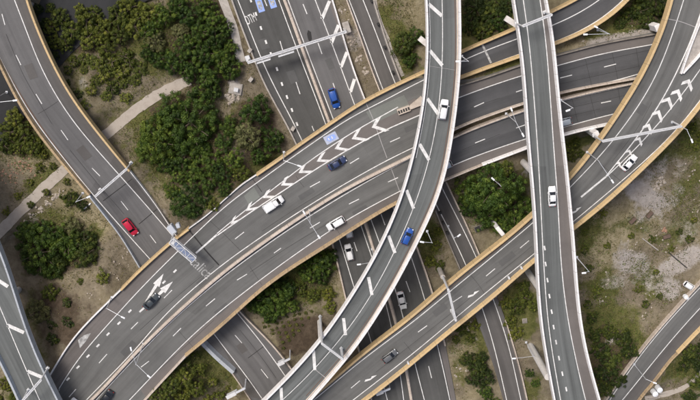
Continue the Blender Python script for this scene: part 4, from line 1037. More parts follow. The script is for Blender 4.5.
tree('oliv', 50, 292, 9, 'small olive bush below the left tree clump'); tree('shrubg', 80, 282, 4, 'small yellow green bush on the bare soil by the viaduct, left one'); tree('shrubg', 102, 278, 7, 'bushy yellow green shrub on the bare soil near the viaduct bank')
for (x, y, r, l) in [(67,303,5,'round dark clipped shrub highest of the four on the mulch bank'),(51,325,4.5,'round dark clipped shrub nearest the lower left flyover'),(68,323,5.5,'round dark clipped shrub nearest the viaduct edge'),(53,339,6.5,'largest round dark clipped shrub at the bottom of the mulch bank')]:
    tree('shrub', x, y, r, l, 'clipped shrubs on the mulch bank')
many('oliv', [(4,385,8),(14,398,7),(-2,398,7)], 'olive bush in the corner left of the lower left flyover', 'bushes in the bottom left corner')
# centre
tree('big', 272, 300, 23, 'large round green tree below the viaduct, left of the mulch bed')
tree('mid', 321, 264, 17, 'round green tree in the angle of viaduct and motorway')
many('mid', [(256,304,13),(286,306,14),(268,314,12),(288,288,11)], 'dark green tree in the clump below the viaduct, left of the motorway', 'trees below the viaduct')
many('mid', [(318,262,12),(330,256,9),(308,274,12),(322,276,11)], 'yellow green tree against the viaduct and the motorway edge', 'trees in the angle of viaduct and motorway')
many('oliv', [(300,290,8),(314,296,8),(328,294,8),(330,308,7)], 'low olive bush left of the motorway below the viaduct', 'bushes left of the motorway')
many('oliv', [(170,388,11),(184,378,11),(160,398,10),(182,396,10),(196,388,10),(200,370,8)], 'olive green bush on the bank at the bottom, left of the underpass road', 'bushes on the bottom bank')
many('shrubg', [(212,382,6),(220,396,7),(208,398,6),(186,364,6),(196,356,5),(228,388,4)], 'small scruffy bush at the foot of the underpass wall', 'scrub beside the underpass wall')
# rows of young mulch planting
k = 0
for r_ in range(8):
    for c_ in range(9):
        x = 262+c_*6.3+r_*1.6+random.uniform(-1,1); y = 322+r_*4.6-c_*1.2+random.uniform(-1,1)
        p = G(x, y)
        if y > 365 or y < 306 or x > 327 or onroad(p[0], p[1]) or (y-322) > (x-262)*1.05+10 or (x>310 and y>338): continue
        if abs(x-320) < 4 and y < 345: continue
        tree('shrubg', x, y, random.uniform(1.5,2.1), 'tiny planted shrub in the rows on the brown mulch bed', 'young shrubs planted in rows on mulch')
# right of the curved flyover
tree('big', 494, 190, 30, 'big dark green tree between the two white flyovers'); tree('big', 515, 208, 22, 'dark tree crown touching the straight flyover, right of the big one')
tree('mid', 470, 190, 17, 'leafy tree on the left side of the big central tree'); tree('mid', 486, 218, 15, 'leafy tree below the big central tree'); tree('mid', 505, 226, 12, 'tree at the ochre viaduct edge below the big central tree'); tree('mid', 468, 208, 11, 'smaller tree above the drain grate')
tree('oliv', 506, 168, 9, 'yellow green bush above the big central tree by the viaduct')
many('dark', [(476,8,13),(492,16,12),(470,24,11),(506,8,10),(484,32,10),(498,2,10)], 'dark tree on the grass between the flyovers at the top', 'trees between the flyovers at the top')
tree('mid', 498, 22, 11, 'lighter green tree nearest the straight flyover at the top')
tree('dark', 404, 44, 12, 'dark green tree left of the curved flyover at the top'); tree('mid', 411, 60, 9, 'lighter green tree left of the curved flyover at the parapet'); tree('mid', 417, 36, 9, 'green tree right beside the curved flyover hatch bars')
many('dark', [(640,12,11),(655,10,11),(648,22,9),(630,14,9),(662,2,9),(620,24,7),(642,-2,10)], 'dark tree between the upper ramp and the ochre viaduct top right', 'trees at the top right')
# lower centre and right
many('dark', [(468,360,9),(478,368,11),(486,378,10),(474,380,9),(482,358,7)], 'dark bushy tree on the island between motorway and slip road', 'dark trees on the bottom island')
many('mid', [(486,393,9),(494,404,9)], 'green bush on the bottom tip of the motorway island', 'green bushes on the bottom island')
many('oliv', [(462,330,7),(474,326,7),(456,340,5),(470,338,6)], 'thin olive bush just below the ochre viaduct on the motorway island', 'olive bushes below the ochre viaduct')
many('oliv', [(436,246,6),(430,262,7),(440,266,6),(428,236,6),(438,232,5)], 'olive bush between curved flyover and slip road', 'bushes right of the curved flyover')
many('oliv', [(516,308,10),(524,298,9),(510,322,8),(516,334,8),(524,288,8),(534,306,7),(506,304,7)], 'olive bush under the edge of the straight flyover', 'bushes under the straight flyover')
many('mid', [(530,374,6),(536,384,5)], 'small green bush at the foot of the flyover pier', 'bushes at the pier foot')
many('dark', [(600,350,11),(612,360,12),(624,340,11),(604,372,11),(618,380,11),(610,332,9),(630,352,9),(596,334,8),(604,390,10),(592,318,7)], 'dark low tree in the dense growth left of the lower right ramp', 'dark growth beside the lower right ramp')
many('dark', [(690,352,9),(700,362,11),(684,366,8),(698,382,10),(690,398,9),(704,346,9)], 'dark bush right of the lower right ramp', 'bushes right of the lower right ramp')
many('oliv', [(568,148,6),(576,142,6),(580,154,5),(572,158,5)], 'green bush between straight flyover and ochre viaduct', 'bushes beside the straight flyover')
many('oliv', [(693,128,6),(702,136,6),(696,146,5)], 'green bush right of the ochre viaduct', 'bushes right of the ochre viaduct')
many('shrubg', [(596,204,4),(604,214,4),(584,250,5),(590,268,5),(598,292,6),(588,304,5),(660,296,4),(640,290,5),(646,304,5),(680,232,4),(652,240,4),(690,240,5),(632,236,4),(672,250,3.5),(694,220,4),(608,246,4),(586,232,4),(656,272,4)],
     'scruffy low bush on the waste ground right of the straight flyover', 'scrub on the waste ground')

# ground cover too small and too many to count
def ground_cover(n, mat, name, label, masks, seed, leafs=.30, dens=9, hgt=.30, spread=.55):
    r = np.random.default_rng(seed); pts = []
    tries = 0
    while len(pts) < n and tries < n*30:
        tries += 1
        px, py = r.uniform(-10,710), r.uniform(-10,410); p = G(px, py)
        i = int(np.clip(round(p[0]-gx[0]),0,len(gx)-1)); j = int(np.clip(round(p[1]-gy[0]),0,len(gy)-1))
        if r.random() > masks(j, i): continue
        if onroad(p[0], p[1]): continue
        pts.append(p)
    C = np.array(pts); m = len(C); k = dens
    cc = np.repeat(C, k, 0); sz = np.repeat(r.uniform(.5,1.5,m), k)
    nn = len(cc); off = r.normal(size=(nn,3))*np.array([spread,spread,0])*sz[:,None]; off[:,2] = r.uniform(.0, hgt, nn)*sz
    c = cc+off
    nrm = r.normal(size=(nn,3))*.6+np.array([0,0,.9]); nrm /= np.linalg.norm(nrm, axis=1)[:,None]
    t = np.cross(nrm, r.normal(size=(nn,3))); t /= np.linalg.norm(t, axis=1)[:,None]; b = np.cross(nrm, t)
    s1 = leafs*r.uniform(.5,1.3,nn)[:,None]*.5; s2 = s1*r.uniform(.35,.8,nn)[:,None]
    V = np.stack([c-t*s1, c+b*s2, c+t*s1, c-b*s2], 1).reshape(-1,3)
    me = quadmesh(name, V, np.arange(4*nn).reshape(-1,4), M[mat])
    var = np.clip(np.repeat(r.uniform(.1,.9,m), k)+r.normal(0,.12,nn), 0, 1)
    at = me.attributes.new('var', 'FLOAT', 'POINT'); at.data.foreach_set('value', np.repeat(var, 4).astype(np.float32))
    o = bpy.data.objects.new(name, me); COL.objects.link(o); tag(o, label, 'ground cover', kind='stuff')
ground_cover(8500, 'scrub', 'undergrowth', 'dry olive undergrowth scattered over the verges and waste ground', lambda j,i: .12+.9*green[j,i]**1.5, 5)
ground_cover(3200, 'leaf', 'undergrowth', 'green weeds and grass tufts on the verges between the roads', lambda j,i: green[j,i]**3, 6, .28)

def rocks(pts, sz, mat, name, label, seed):
    r = random.Random(seed); mb = MB()
    for x, y, n_, sp in pts:
        for _ in range(n_):
            p = G(x+r.gauss(0,sp), y+r.gauss(0,sp)); 
            if onroad(p[0], p[1]): continue
            s_ = sz*r.uniform(.4,1.5); q = []
            for a in range(6):
                th = a*1.047+r.uniform(-.3,.3); rr = s_*r.uniform(.35,.6); q.append((p[0]+rr*math.cos(th), p[1]+rr*math.sin(th), p[2]+s_*r.uniform(.1,.2)))
            lo = [(a, b, p[2]-.2) for a, b, c in q]; top = (p[0]+r.uniform(-.1,.1)*s_, p[1]+r.uniform(-.1,.1)*s_, p[2]+s_*r.uniform(.3,.5))
            mb.add(q+lo+[top], [(i, (i+1)%6, 12) for i in range(6)]+[(6+i, 6+(i+1)%6, (i+1)%6, i) for i in range(6)])
    o = mb.build(name, M[mat]); tag(o, label, 'rubble', kind='stuff')
rocks([(345,12,10,3),(352,20,12,3),(350,35,14,3),(356,45,10,3),(362,60,10,2.5),(366,70,8,2),(340,8,8,2)], .6, 'rock', 'rubble', 'pale rubble strewn on the strip between motorway and slip road', 1)
rocks([(62,191,10,2),(55,196,12,2),(48,203,14,2),(40,209,14,2),(33,216,14,2),(25,223,14,2),(17,231,12,2),(8,238,10,2)], .55, 'rock', 'rubble', 'line of pale stones below the gravel path on the left', 2)
rocks([(20,160,40,8),(35,150,20,5),(8,175,25,6),(28,168,25,6)], .4, 'rock_red', 'rubble', 'reddish stony rubble on the bare bank left of the ramp', 3)
rocks([(656,186,14,2.5),(662,180,10,2.5)], .6, 'rock', 'rubble', 'pale heap of broken stones on the waste ground', 4)
rocks([(612,278,12,5),(600,300,14,5),(640,220,10,5),(660,236,10,4),(672,250,12,4),(630,246,10,5),(690,170,12,6),(650,300,10,5),(645,315,10,4),(700,210,10,5)], .4, 'rock', 'rubble', 'small stones scattered across the waste ground on the right', 5)
rocks([(664,230,7,1.2)], .7, 'rock_red', 'rubble', 'small reddish pile of bricks on the waste ground', 6)
rocks([(232,100,12,2),(238,97,8,2),(228,98,6,1.5)], .7, 'rock', 'rubble', 'loose stones beside the utility pad', 7)
rocks([(122,262,10,5),(108,284,8,5),(95,296,8,5),(135,272,8,3),(128,250,6,3),(118,276,8,4)], .35, 'rock', 'rubble', 'pale stones on the bare soil above the viaduct edge', 8)
rocks([(610,42,10,4),(622,38,10,4),(640,33,8,4),(590,46,8,3),(530,328,10,4),(536,345,8,3),(470,330,8,4),(462,368,8,5),(455,380,5,4)], .5, 'rock', 'rubble', 'pale stones on the verges by the viaducts', 9)

# ================================================================ LAMPS, GANTRIES, SIGNS
def lamp(base, top, arms, label, group, road=None, z0=None, h=11.0, r=.072):
    """base pixel gives the foot (at road or ground height); arms = world directions (dx,dy,len) at the top"""
    if road is not None: p = road.at(*base)
    elif z0 is not None: p = P(base[0], base[1], z0)
    else: p = G(*base)
    root = empty('street_lamp', p, 0, label, 'street lamp', group)
    T = Vector((0,0,h))
    mb = MB(); mb.box((0,0,.15),(.5,.5,.3)); mb.tube((0,0,.2), T, r*1.5, r, 8); o = mb.build('pole', M['steel'], root, local=True)
    for (tx, ty) in arms:
        q = P(tx, ty, p[2]+h+.5)-p; e = Vector((float(q[0]), float(q[1]), h+.5))
        mb = MB(); mb.tube(T-Vector((0,0,.3)), e, r*.8, r*.7, 6); a = mb.build('arm', M['steel'], root, local=True)
        d = (e-T); d.z = 0; d.normalize(); ang = math.atan2(d.y, d.x)
        mb = MB(); mb.box((e.x, e.y, e.z), (.95,.36,.18), ang, .05); l = mb.build('luminaire', M['lumin'], root, local=True); l.parent = a
    return root
gl = 'street lamps along the elevated roads'
lamp((309.5,210), None, [(304,212.5),(319,237)], 'twin arm lamp on the main viaduct median, left of the white SUV lane', gl, RB, h=11)
lamp((506,113.5), None, [(511.5,109.5),(523,135)], 'twin arm lamp on the main viaduct median between the two white flyovers', gl, RB, h=11)
lamp((143.5,343.5), None, [(131,349),(149,376.5)], 'twin arm lamp on the main viaduct median near the bottom left', gl, RB, h=12)
lamp((112,297), None, [(123,317.5)], 'lamp with one arm on the lower left shoulder of the main viaduct', gl, RB, h=7.5)
lamp((284,152), None, [(299.5,166)], 'lamp reaching over the chevrons of the main viaduct', gl, RB, h=9)
lamp((83,193), None, [(88.5,197)], 'lamp on the left parapet of the ochre ramp beside the white beam', gl, RA, h=8)
lamp((7,92), None, [(15,100.5)], 'lamp beside the ochre ramp near the left edge', gl, z0=0, h=16)
lamp((461.5,56), None, [(458,61.5)], 'lamp on the right parapet of the curved flyover at the top', gl, RC, h=9)
lamp((427,231), None, [(422,242)], 'lamp on the right parapet of the curved flyover near the blue car', gl, RC, h=9)
lamp((560.5,100), None, [(568,110.5)], 'lamp on the right parapet of the straight flyover, upper one', gl, RD, h=10)
lamp((576.5,257), None, [(584,273)], 'lamp on the right parapet of the straight flyover, lower one', gl, RD, h=10)
lamp((496,180), None, [(493,179)], 'lamp pole standing in the big central tree', gl, z0=6, h=6)
lamp((448,226), None, [(459,235.5)], 'lamp over the slip road under the big central tree', gl, RI, h=10)
lamp((372,249), None, [(359,264.5)], 'lamp on the motorway median beside the curved flyover', gl, RM, h=10)
lamp((526,342), None, [(514,358.5)], 'lamp over the slip road at the bottom near the flyover pier', gl, RI, h=9)
lamp((587,152), None, [(612.5,181.5)], 'long arm lamp over the ochre viaduct beside the white sedan', gl, RE, h=9)
lamp((597.5,30), None, [(585.5,34.5),(596,27)], 'twin arm lamp on the bank between upper ramp and main viaduct', gl, z0=7, h=9)
lamp((634,364), None, [(655,383)], 'lamp leaning over the lower right ramp towards the white tanks', gl, RG, h=9)
lamp((672,122), None, [(692,141)], 'lamp on the right parapet of the ochre viaduct at the white beam', gl, RE, h=9)

def gantry(a, b, z, base_z, label, cat='gantry', w_=.7, posts=(1,1), mat='whitesteel', hgt=.4, posta=None, thick=.2):
    A = P(a[0], a[1], z); B = P(b[0], b[1], z)
    root = empty('sign_gantry', (A[0], A[1], base_z[0]), 0, label, cat)
    mb = MB(); d = B-A; L = np.linalg.norm(d); u = d/L; v = np.array([-u[1], u[0], 0])*w_/2; n_ = max(4, int(L/1.4))
    for sgn in (-1, 1):
        for dz in (0, hgt): mb.beam(A+v*sgn+[0,0,dz], B+v*sgn+[0,0,dz], .16, .16)
    for k in range(n_+1):
        p = A+d*k/n_; mb.beam(p-v+[0,0,hgt], p+v+[0,0,hgt], .1, .1)
        if k < n_:
            q = A+d*(k+1)/n_; s_ = 1 if k % 2 else -1
            mb.beam(p-v*s_+[0,0,hgt+.01], q+v*s_+[0,0,hgt+.01], .09, .09); mb.beam(p-v+[0,0,0], q-v+[0,0,hgt], .08, .08); mb.beam(p+v+[0,0,hgt], q+v+[0,0,0], .08, .08)
    mb.beam(A+[0,0,hgt*.5], B+[0,0,hgt*.5], w_*.9, .12)
    mb.build('truss', M[mat], root)
    for k, (p, zb) in enumerate(((A, base_z[0]), (B, base_z[1]))):
        if not posts[k]: continue
        mb = MB(); mb.tube((p[0], p[1], zb), (p[0], p[1], z+hgt), thick, thick*.8, 10); mb.box((p[0], p[1], zb+.2), (.7,.7,.5), math.atan2(u[1],u[0]), .06)
        mb.build('post', M[mat], root)
    return root, A, B, u
g, A_, B_, u_ = gantry((248,62.5), (346,31.5), 6.2, (0,0), 'long white sign gantry spanning the motorway at the top', w_=.42)
# sign boards hanging from it (backs and top edges seen from above)
for (fa, fb, ml) in ((.08,.22,'plain'),(.30,.46,'x')):
    a = A_+(B_-A_)*fa; b = A_+(B_-A_)*fb; o_ = np.array([u_[1], -u_[0], 0])*.75
    mb = MB(); mb.beam(a+o_-[0,0,.9], b+o_-[0,0,.9], .12, 2.6); mb.beam(a+o_+[0,0,.45], b+o_+[0,0,.45], .3, .08); mb.build('sign_board', M['whitesteel'], g)
mb = MB(); mb.box((B_[0]+.4, B_[1]+.4, .8), (1.5,2.6,1.4), .3, .1); mb.build('cabinet', M['concrete'], g)
mb = MB(); mb.box((A_[0]-.3, A_[1]+.2, .5), (1.1,1.3,1.0), .3, .08); mb.build('cabinet', M['whitesteel'], g)
gantry((95.5,196), (127,168.5), RA.at(110,182)[2]+6, (RA.at(95,196)[2], RA.at(128,168)[2]), 'white beam gantry over the ochre ramp above the red car', w_=.34)
gantry((522.5,26), (551.5,14.5), 27, (21,21), 'white beam gantry across the top of the straight flyover', w_=.36)
gantry((322,343), (342.5,358.5), 20.3, (4,14.3), 'white beam gantry across the lower curved flyover', w_=.34, thick=.34)
gantry((448,289), (455.5,320), 15.2, (0,9), 'white beam gantry over the ochre viaduct beside the merge arrow', w_=.34, thick=.32)
gantry((602,141), (681,126), 20.3, (14,14.6), 'long white beam gantry across the ochre viaduct and its chevrons', w_=.34)
gantry((41.5,379), (22,401), 21, (15,15), 'white beam gantry crossing the lower left flyover', w_=.34)
# cantilever sign over the main viaduct, with its blue grey sign box
g, A_, B_, u_ = gantry((171.5,239.5), (194.5,259), 14.5, (8,8), 'cantilever sign with blue grey box over the lane lettering of the main viaduct', posts=(1,0), w_=1.5, hgt=.9)
mb = MB(); mb.beam(A_+u_*1.0+[0,0,.62], B_+[0,0,.62], .95, .5); mb.build('sign_box', M['signblue'], g)
n_ = np.array([u_[1], -u_[0], 0]); mb = MB(); mb.beam(A_+u_*3+n_*.9-[0,0,1], B_+n_*.9-[0,0,1], .14, 3.4); mb.build('sign_board', M['signback'], g)
mb = MB(); mb.box((A_[0]-.5, A_[1]+.8, 8.9), (1.4,2.2,1.9), .6, .1); mb.box((A_[0]+.9, A_[1]+1.6, 8.7), (.9,1.1,1.4), .3, .1); mb.build('cabinet', M['signback'], g)
# piers
def pier(root, base, ztop, wd, ln, rz, mat='pierwhite', zb=-.4, cross=None):
    p = P(base[0], base[1], 0); mb = MB()
    mb.tube((p[0], p[1], zb), (p[0], p[1], ztop-1.3), wd/2, wd/2, 14); mb.build('pier', M[mat], root)
    mb = MB(); ca_, sa_ = math.cos(rz), math.sin(rz); 
    mb.beam((p[0]+ca_*wd*.3, p[1]+sa_*wd*.3, ztop-.75), (p[0]+ca_*ln*.75, p[1]+sa_*ln*.75, ztop-.75), wd*1.05, 1.3); mb.build('crosshead', M['pierwhite'], root)
pier(bD, (530.5,346), 19.4, 1.7, 7, .1); pier(bD, (528,272), 19.4, 1.5, 6, .1); pier(bD, (519,158), 19.4, 1.5, 6, .1)
pier(bC, (319.5,322), 12.6, 1.1, 5, -.7); pier(bF, (48,364), 13.2, 1.5, 6, 3.4); pier(bF, (18.5,290), 13.2, 1.4, 6, 3.4)
mb = MB(); a = P(505.5,18,18.6); b = P(521,28,18.6); mb.beam(a, b, 1.2, 1.1); mb.build('crosshead', M['pierwhite'], bD)
mb = MB(); a = P(419.5,38,14.6); b = P(434,50,14.6); mb.beam(a, b, 1.2, 1.1); mb.build('crosshead', M['pierwhite'], bC)
a = P(439,268,0); mb = MB(); mb.tube((a[0],a[1],-.3),(a[0],a[1],6.6),.6,.6,12); mb.build('pier', M['concrete'], bE)
for (x, y, z) in [(658.5,28,12.5),(597,135,12)]:
    a = P(x, y, z); mb = MB(); mb.box((a[0],a[1],z/2), (1.3,1.6,z), .5, .1); mb.build('pier', M['whitepar'], bE)
mb = MB(); a = P(31,4.5,0); mb.tube((a[0],a[1],-.3),(a[0],a[1],5.0),.65,.65,14); mb.build('pier', M['concrete'], bA)
a = P(500,231,6); mb = MB(); mb.box((a[0],a[1],3.2), (1.0,2.6,6.4), .7, .1); mb.build('pier', M['whitepar'], bE)
# small posts and cabinets
def box_thing(name, cat, label, x, y, sz, mat, rz=0, road=None, zb=None, group=None, extra=None, lidmat=None):
    p = road.at(x, y) if road else (P(x, y, zb) if zb is not None else G(x, y))
    root = empty(name, p, rz, label, cat, group)
    mb = MB(); mb.box((0,0,sz[2]/2), sz, 0, min(sz)*.08); mb.build('body', M[mat], root, local=True)
    mb = MB(); mb.box((0,0,sz[2]+.04), (sz[0]*.86, sz[1]*.86, .08), 0); mb.build('lid', M[lidmat or mat], root, local=True)
    return root
box_thing('concrete_pad', 'pad', 'grey concrete pad with a white cover near the motorway', 235.5, 88.5, (3.0,2.6,.35), 'concrete', -.2)
p = G(236.3,89); root = empty('utility_cabinet', p+[0,0,.4], -.2, 'white utility cabinet on the grey concrete pad', 'cabinet')
mb = MB(); mb.box((0,0,.5), (.9,.8,1.0), 0, .05); mb.build('body', M['lumin'], root, local=True); mb = MB(); mb.box((0,0,1.03), (1.0,.9,.06)); mb.build('lid', M['whitesteel'], root, local=True)
box_thing('drain_grate', 'drain', 'square grey drain inlet between the slip road and the big central tree', 477.5, 228.5, (1.6,1.5,.35), 'concrete_d', .4, lidmat='plastic')
box_thing('drain_pit', 'drain', 'square pale rimmed pit beside the straight flyover', 524.5, 320.5, (1.2,1.2,.4), 'concrete', .1, lidmat='concrete_d')
for x, y, l in [(250,50,'white cabinet on the verge left of the motorway gantry'),(251,79,'white cabinet on the verge below the motorway gantry'),(362,103,'white cabinet at the ochre edge beside the hatched motorway shoulder'),(293,128,'grey cabinet on the motorway edge above the wide viaduct')]:
    box_thing('utility_cabinet', 'cabinet', l, x, y, (1.1,.8,1.2), 'concrete', random.uniform(0,1), group='roadside cabinets')
for x, y, l in [(508.5,277,'small white post on the right edge of the ochre viaduct, lower of two'),(521,267,'small white post on the right edge of the ochre viaduct, upper of two'),(408,362,'small white post on the ochre viaduct below the dark grey car')]:
    box_thing('marker_post', 'post', l, x, y, (.45,.6,.9), 'whitesteel', .5, RE)
for x, y, l in [(291,130,''),]: pass
# crash cushion at the gore nose of the main viaduct
p0 = RB.at(397.5,112); p1 = RB.at(409.5,107.5); p2 = RB.at(423,99.5)
root = empty('crash_cushion', p0, 0, 'cream crash cushion on the nose of the main viaduct gore', 'crash cushion')
mb = MB(); mb.beam(p0+[0,0,.4], p1+[0,0,.4], 1.3, .8); mb.build('frame', M['cream'], root)
mb = MB()
for k in range(5): mb.box(tuple(p0+(p1-p0)*(k+.5)/5+np.array([0,0,.84])), (.38,.7,.12), math.atan2(p1[1]-p0[1], p1[0]-p0[0]))
mb.build('cell', M['plastic'], root)
mb = MB(); d = (p2-p1)/np.linalg.norm(p2-p1); n_ = np.array([-d[1], d[0], 0])
mb.add([p1-n_*.4, p2-n_*1.0, p2+n_*1.0, p1+n_*.4]+[q+np.array([0,0,.75]) for q in (p1-n_*.4, p2-n_*1.0, p2+n_*1.0, p1+n_*.4)], [(4,5,6,7),(0,1,5,4),(1,2,6,5),(2,3,7,6),(3,0,4,7)])
mb.build('nose', M['cream'], root)
# roadside sign boards seen from above
def sign(a, b, z, label, post, mat='whitesteel'):
    A = P(a[0],a[1],z); B = P(b[0],b[1],z); gq = G(*post)
    root = empty('road_sign', ((A[0]+B[0])/2, (A[1]+B[1])/2, gz(A[0],A[1])), 0, label, 'road sign')
    mb = MB(); mb.beam(A, B, .5, .35); mb.build('beam', M['steel'], root)
    mb = MB(); c = (A*2+B)/3; mb.beam(A-[0,0,.9], A+(B-A)*.55-[0,0,.9], .18, 1.8); mb.beam(A+[0,0,.25], A+(B-A)*.5+[0,0,.25], .95, .12); mb.build('board', M[mat], root)
    mb = MB(); mb.tube((B[0],B[1],gz(B[0],B[1])-.3), tuple(B), .18, .15, 8); mb.build('post', M['steel'], root)
sign((226.5,397.5), (245,388), 6, 'white roadside sign on an arm left of the underpass road', (245,388))
sign((278,364.5), (290,358.5), 5, 'white double sign board right of the underpass road', (290,358.5))
sign((376,394), (390,388.5), 5, 'white overhead sign on the motorway at the bottom edge', (388,389))
# round tanks
for x, y, r_, l in [(657,386.5,.72,'round white tank beside the lower right ramp, upper of the pair'),(652.5,390.5,.72,'round white tank beside the lower right ramp, lower of the pair'),(685,296,.6,'round white drum near the white car parked on the verge')]:
    p = G(x, y); root = empty('water_tank', p, 0, l, 'tank')
    mb = MB(); mb.tube((0,0,-.2),(0,0,2.2 if r_>.7 else 1.2), r_, r_, 20); mb.build('shell', M['lumin'], root, local=True)
    h_ = 2.2 if r_ > .7 else 1.2; mb = MB(); mb.tube((0,0,h_),(0,0,h_+.25), r_*.98, r_*.25, 20); mb.build('lid', M['lumin'], root, local=True)
p = G(60,202)
for x0,y0,x1,y1,l in [(84,209,91,203,'white pipe lying on the ground below the ochre ramp lamp'),(480,262,484,270,'')]:
    if not l: continue
    a = G(x0,y0); b = G(x1,y1); mb = MB(); mb.tube(a+[0,0,.2], b+[0,0,.2], .18, .18, 8); tag(mb.build('pipe', M['lumin']), l, 'pipe')
# wooden poles / cable lines on the waste ground
for (x0,y0,x1,y1,l) in [(642,238,658,250,'long pale pole lying on the waste ground'),(668,252,687,268,'dark pipe lying across the pale gravel patch')]:
    a = G(x0,y0); b = G(x1,y1); mb = MB(); mb.tube(a+[0,0,.25], b+[0,0,.25], .14, .14, 6); tag(mb.build('pole', M['concrete' if x0 < 650 else 'plastic']), l, 'pole')
for (x,y,rz,l) in [(632,220,.8,'rusty brown metal box left of the two on the waste ground'),(649,214,.9,'rusty brown metal box right of the two on the waste ground'),(666,236,.3,'brown box beside the reddish brick pile')]:
    p = G(x,y); root = empty('metal_box', p, rz, l, 'box'); mb = MB(); mb.box((0,0,.4),(1.9,.9,.8),0,.06); mb.build('shell', M['bark'], root, local=True); mb = MB(); mb.box((0,0,.83),(1.7,.7,.06)); mb.build('lid', M['brown_line'], root, local=True)

# ================================================================ VEHICLES
CP = {'blue': paint('car_paint_blue', (.02,.085,.36)), 'darkblue': paint('car_paint_navy', (.03,.045,.11)), 'red': paint('car_paint_red', (.50,.012,.045)), 'white': paint('car_paint_white', (.80,.81,.82)),
      'grey': paint('car_paint_grey', (.16,.165,.17), .3, .3), 'black': paint('car_paint_black', (.018,.02,.024)), 'charcoal': paint('car_paint_charcoal', (.045,.055,.062)), 'pale': paint('car_paint_silver', (.50,.55,.60), .3, .3)}
def loft(mb, st, prof):
    """st: (x, halfwidth, ztop, zbot); prof: (wfrac, hfrac) from bottom to centre line"""
    m = len(prof)*2-1; rows = []
    for (x, hw, zt, zb) in st:
        row = [(x, hw*a, zb+(zt-zb)*b) for a, b in prof]; row += [(x, -y, z) for (_, y, z) in row[-2::-1]]; rows.append(row)
    V = [p for r in rows for p in r]; n_ = len(rows); fs = []
    for i in range(n_-1):
        for j in range(m-1): fs.append((i*m+j, (i+1)*m+j, (i+1)*m+j+1, i*m+j+1))
        fs.append((i*m+m-1, (i+1)*m+m-1, (i+1)*m, i*m))
    fs += [tuple(range(m)), tuple((n_-1)*m+j for j in range(m-1,-1,-1))]
    mb.add(V, fs)
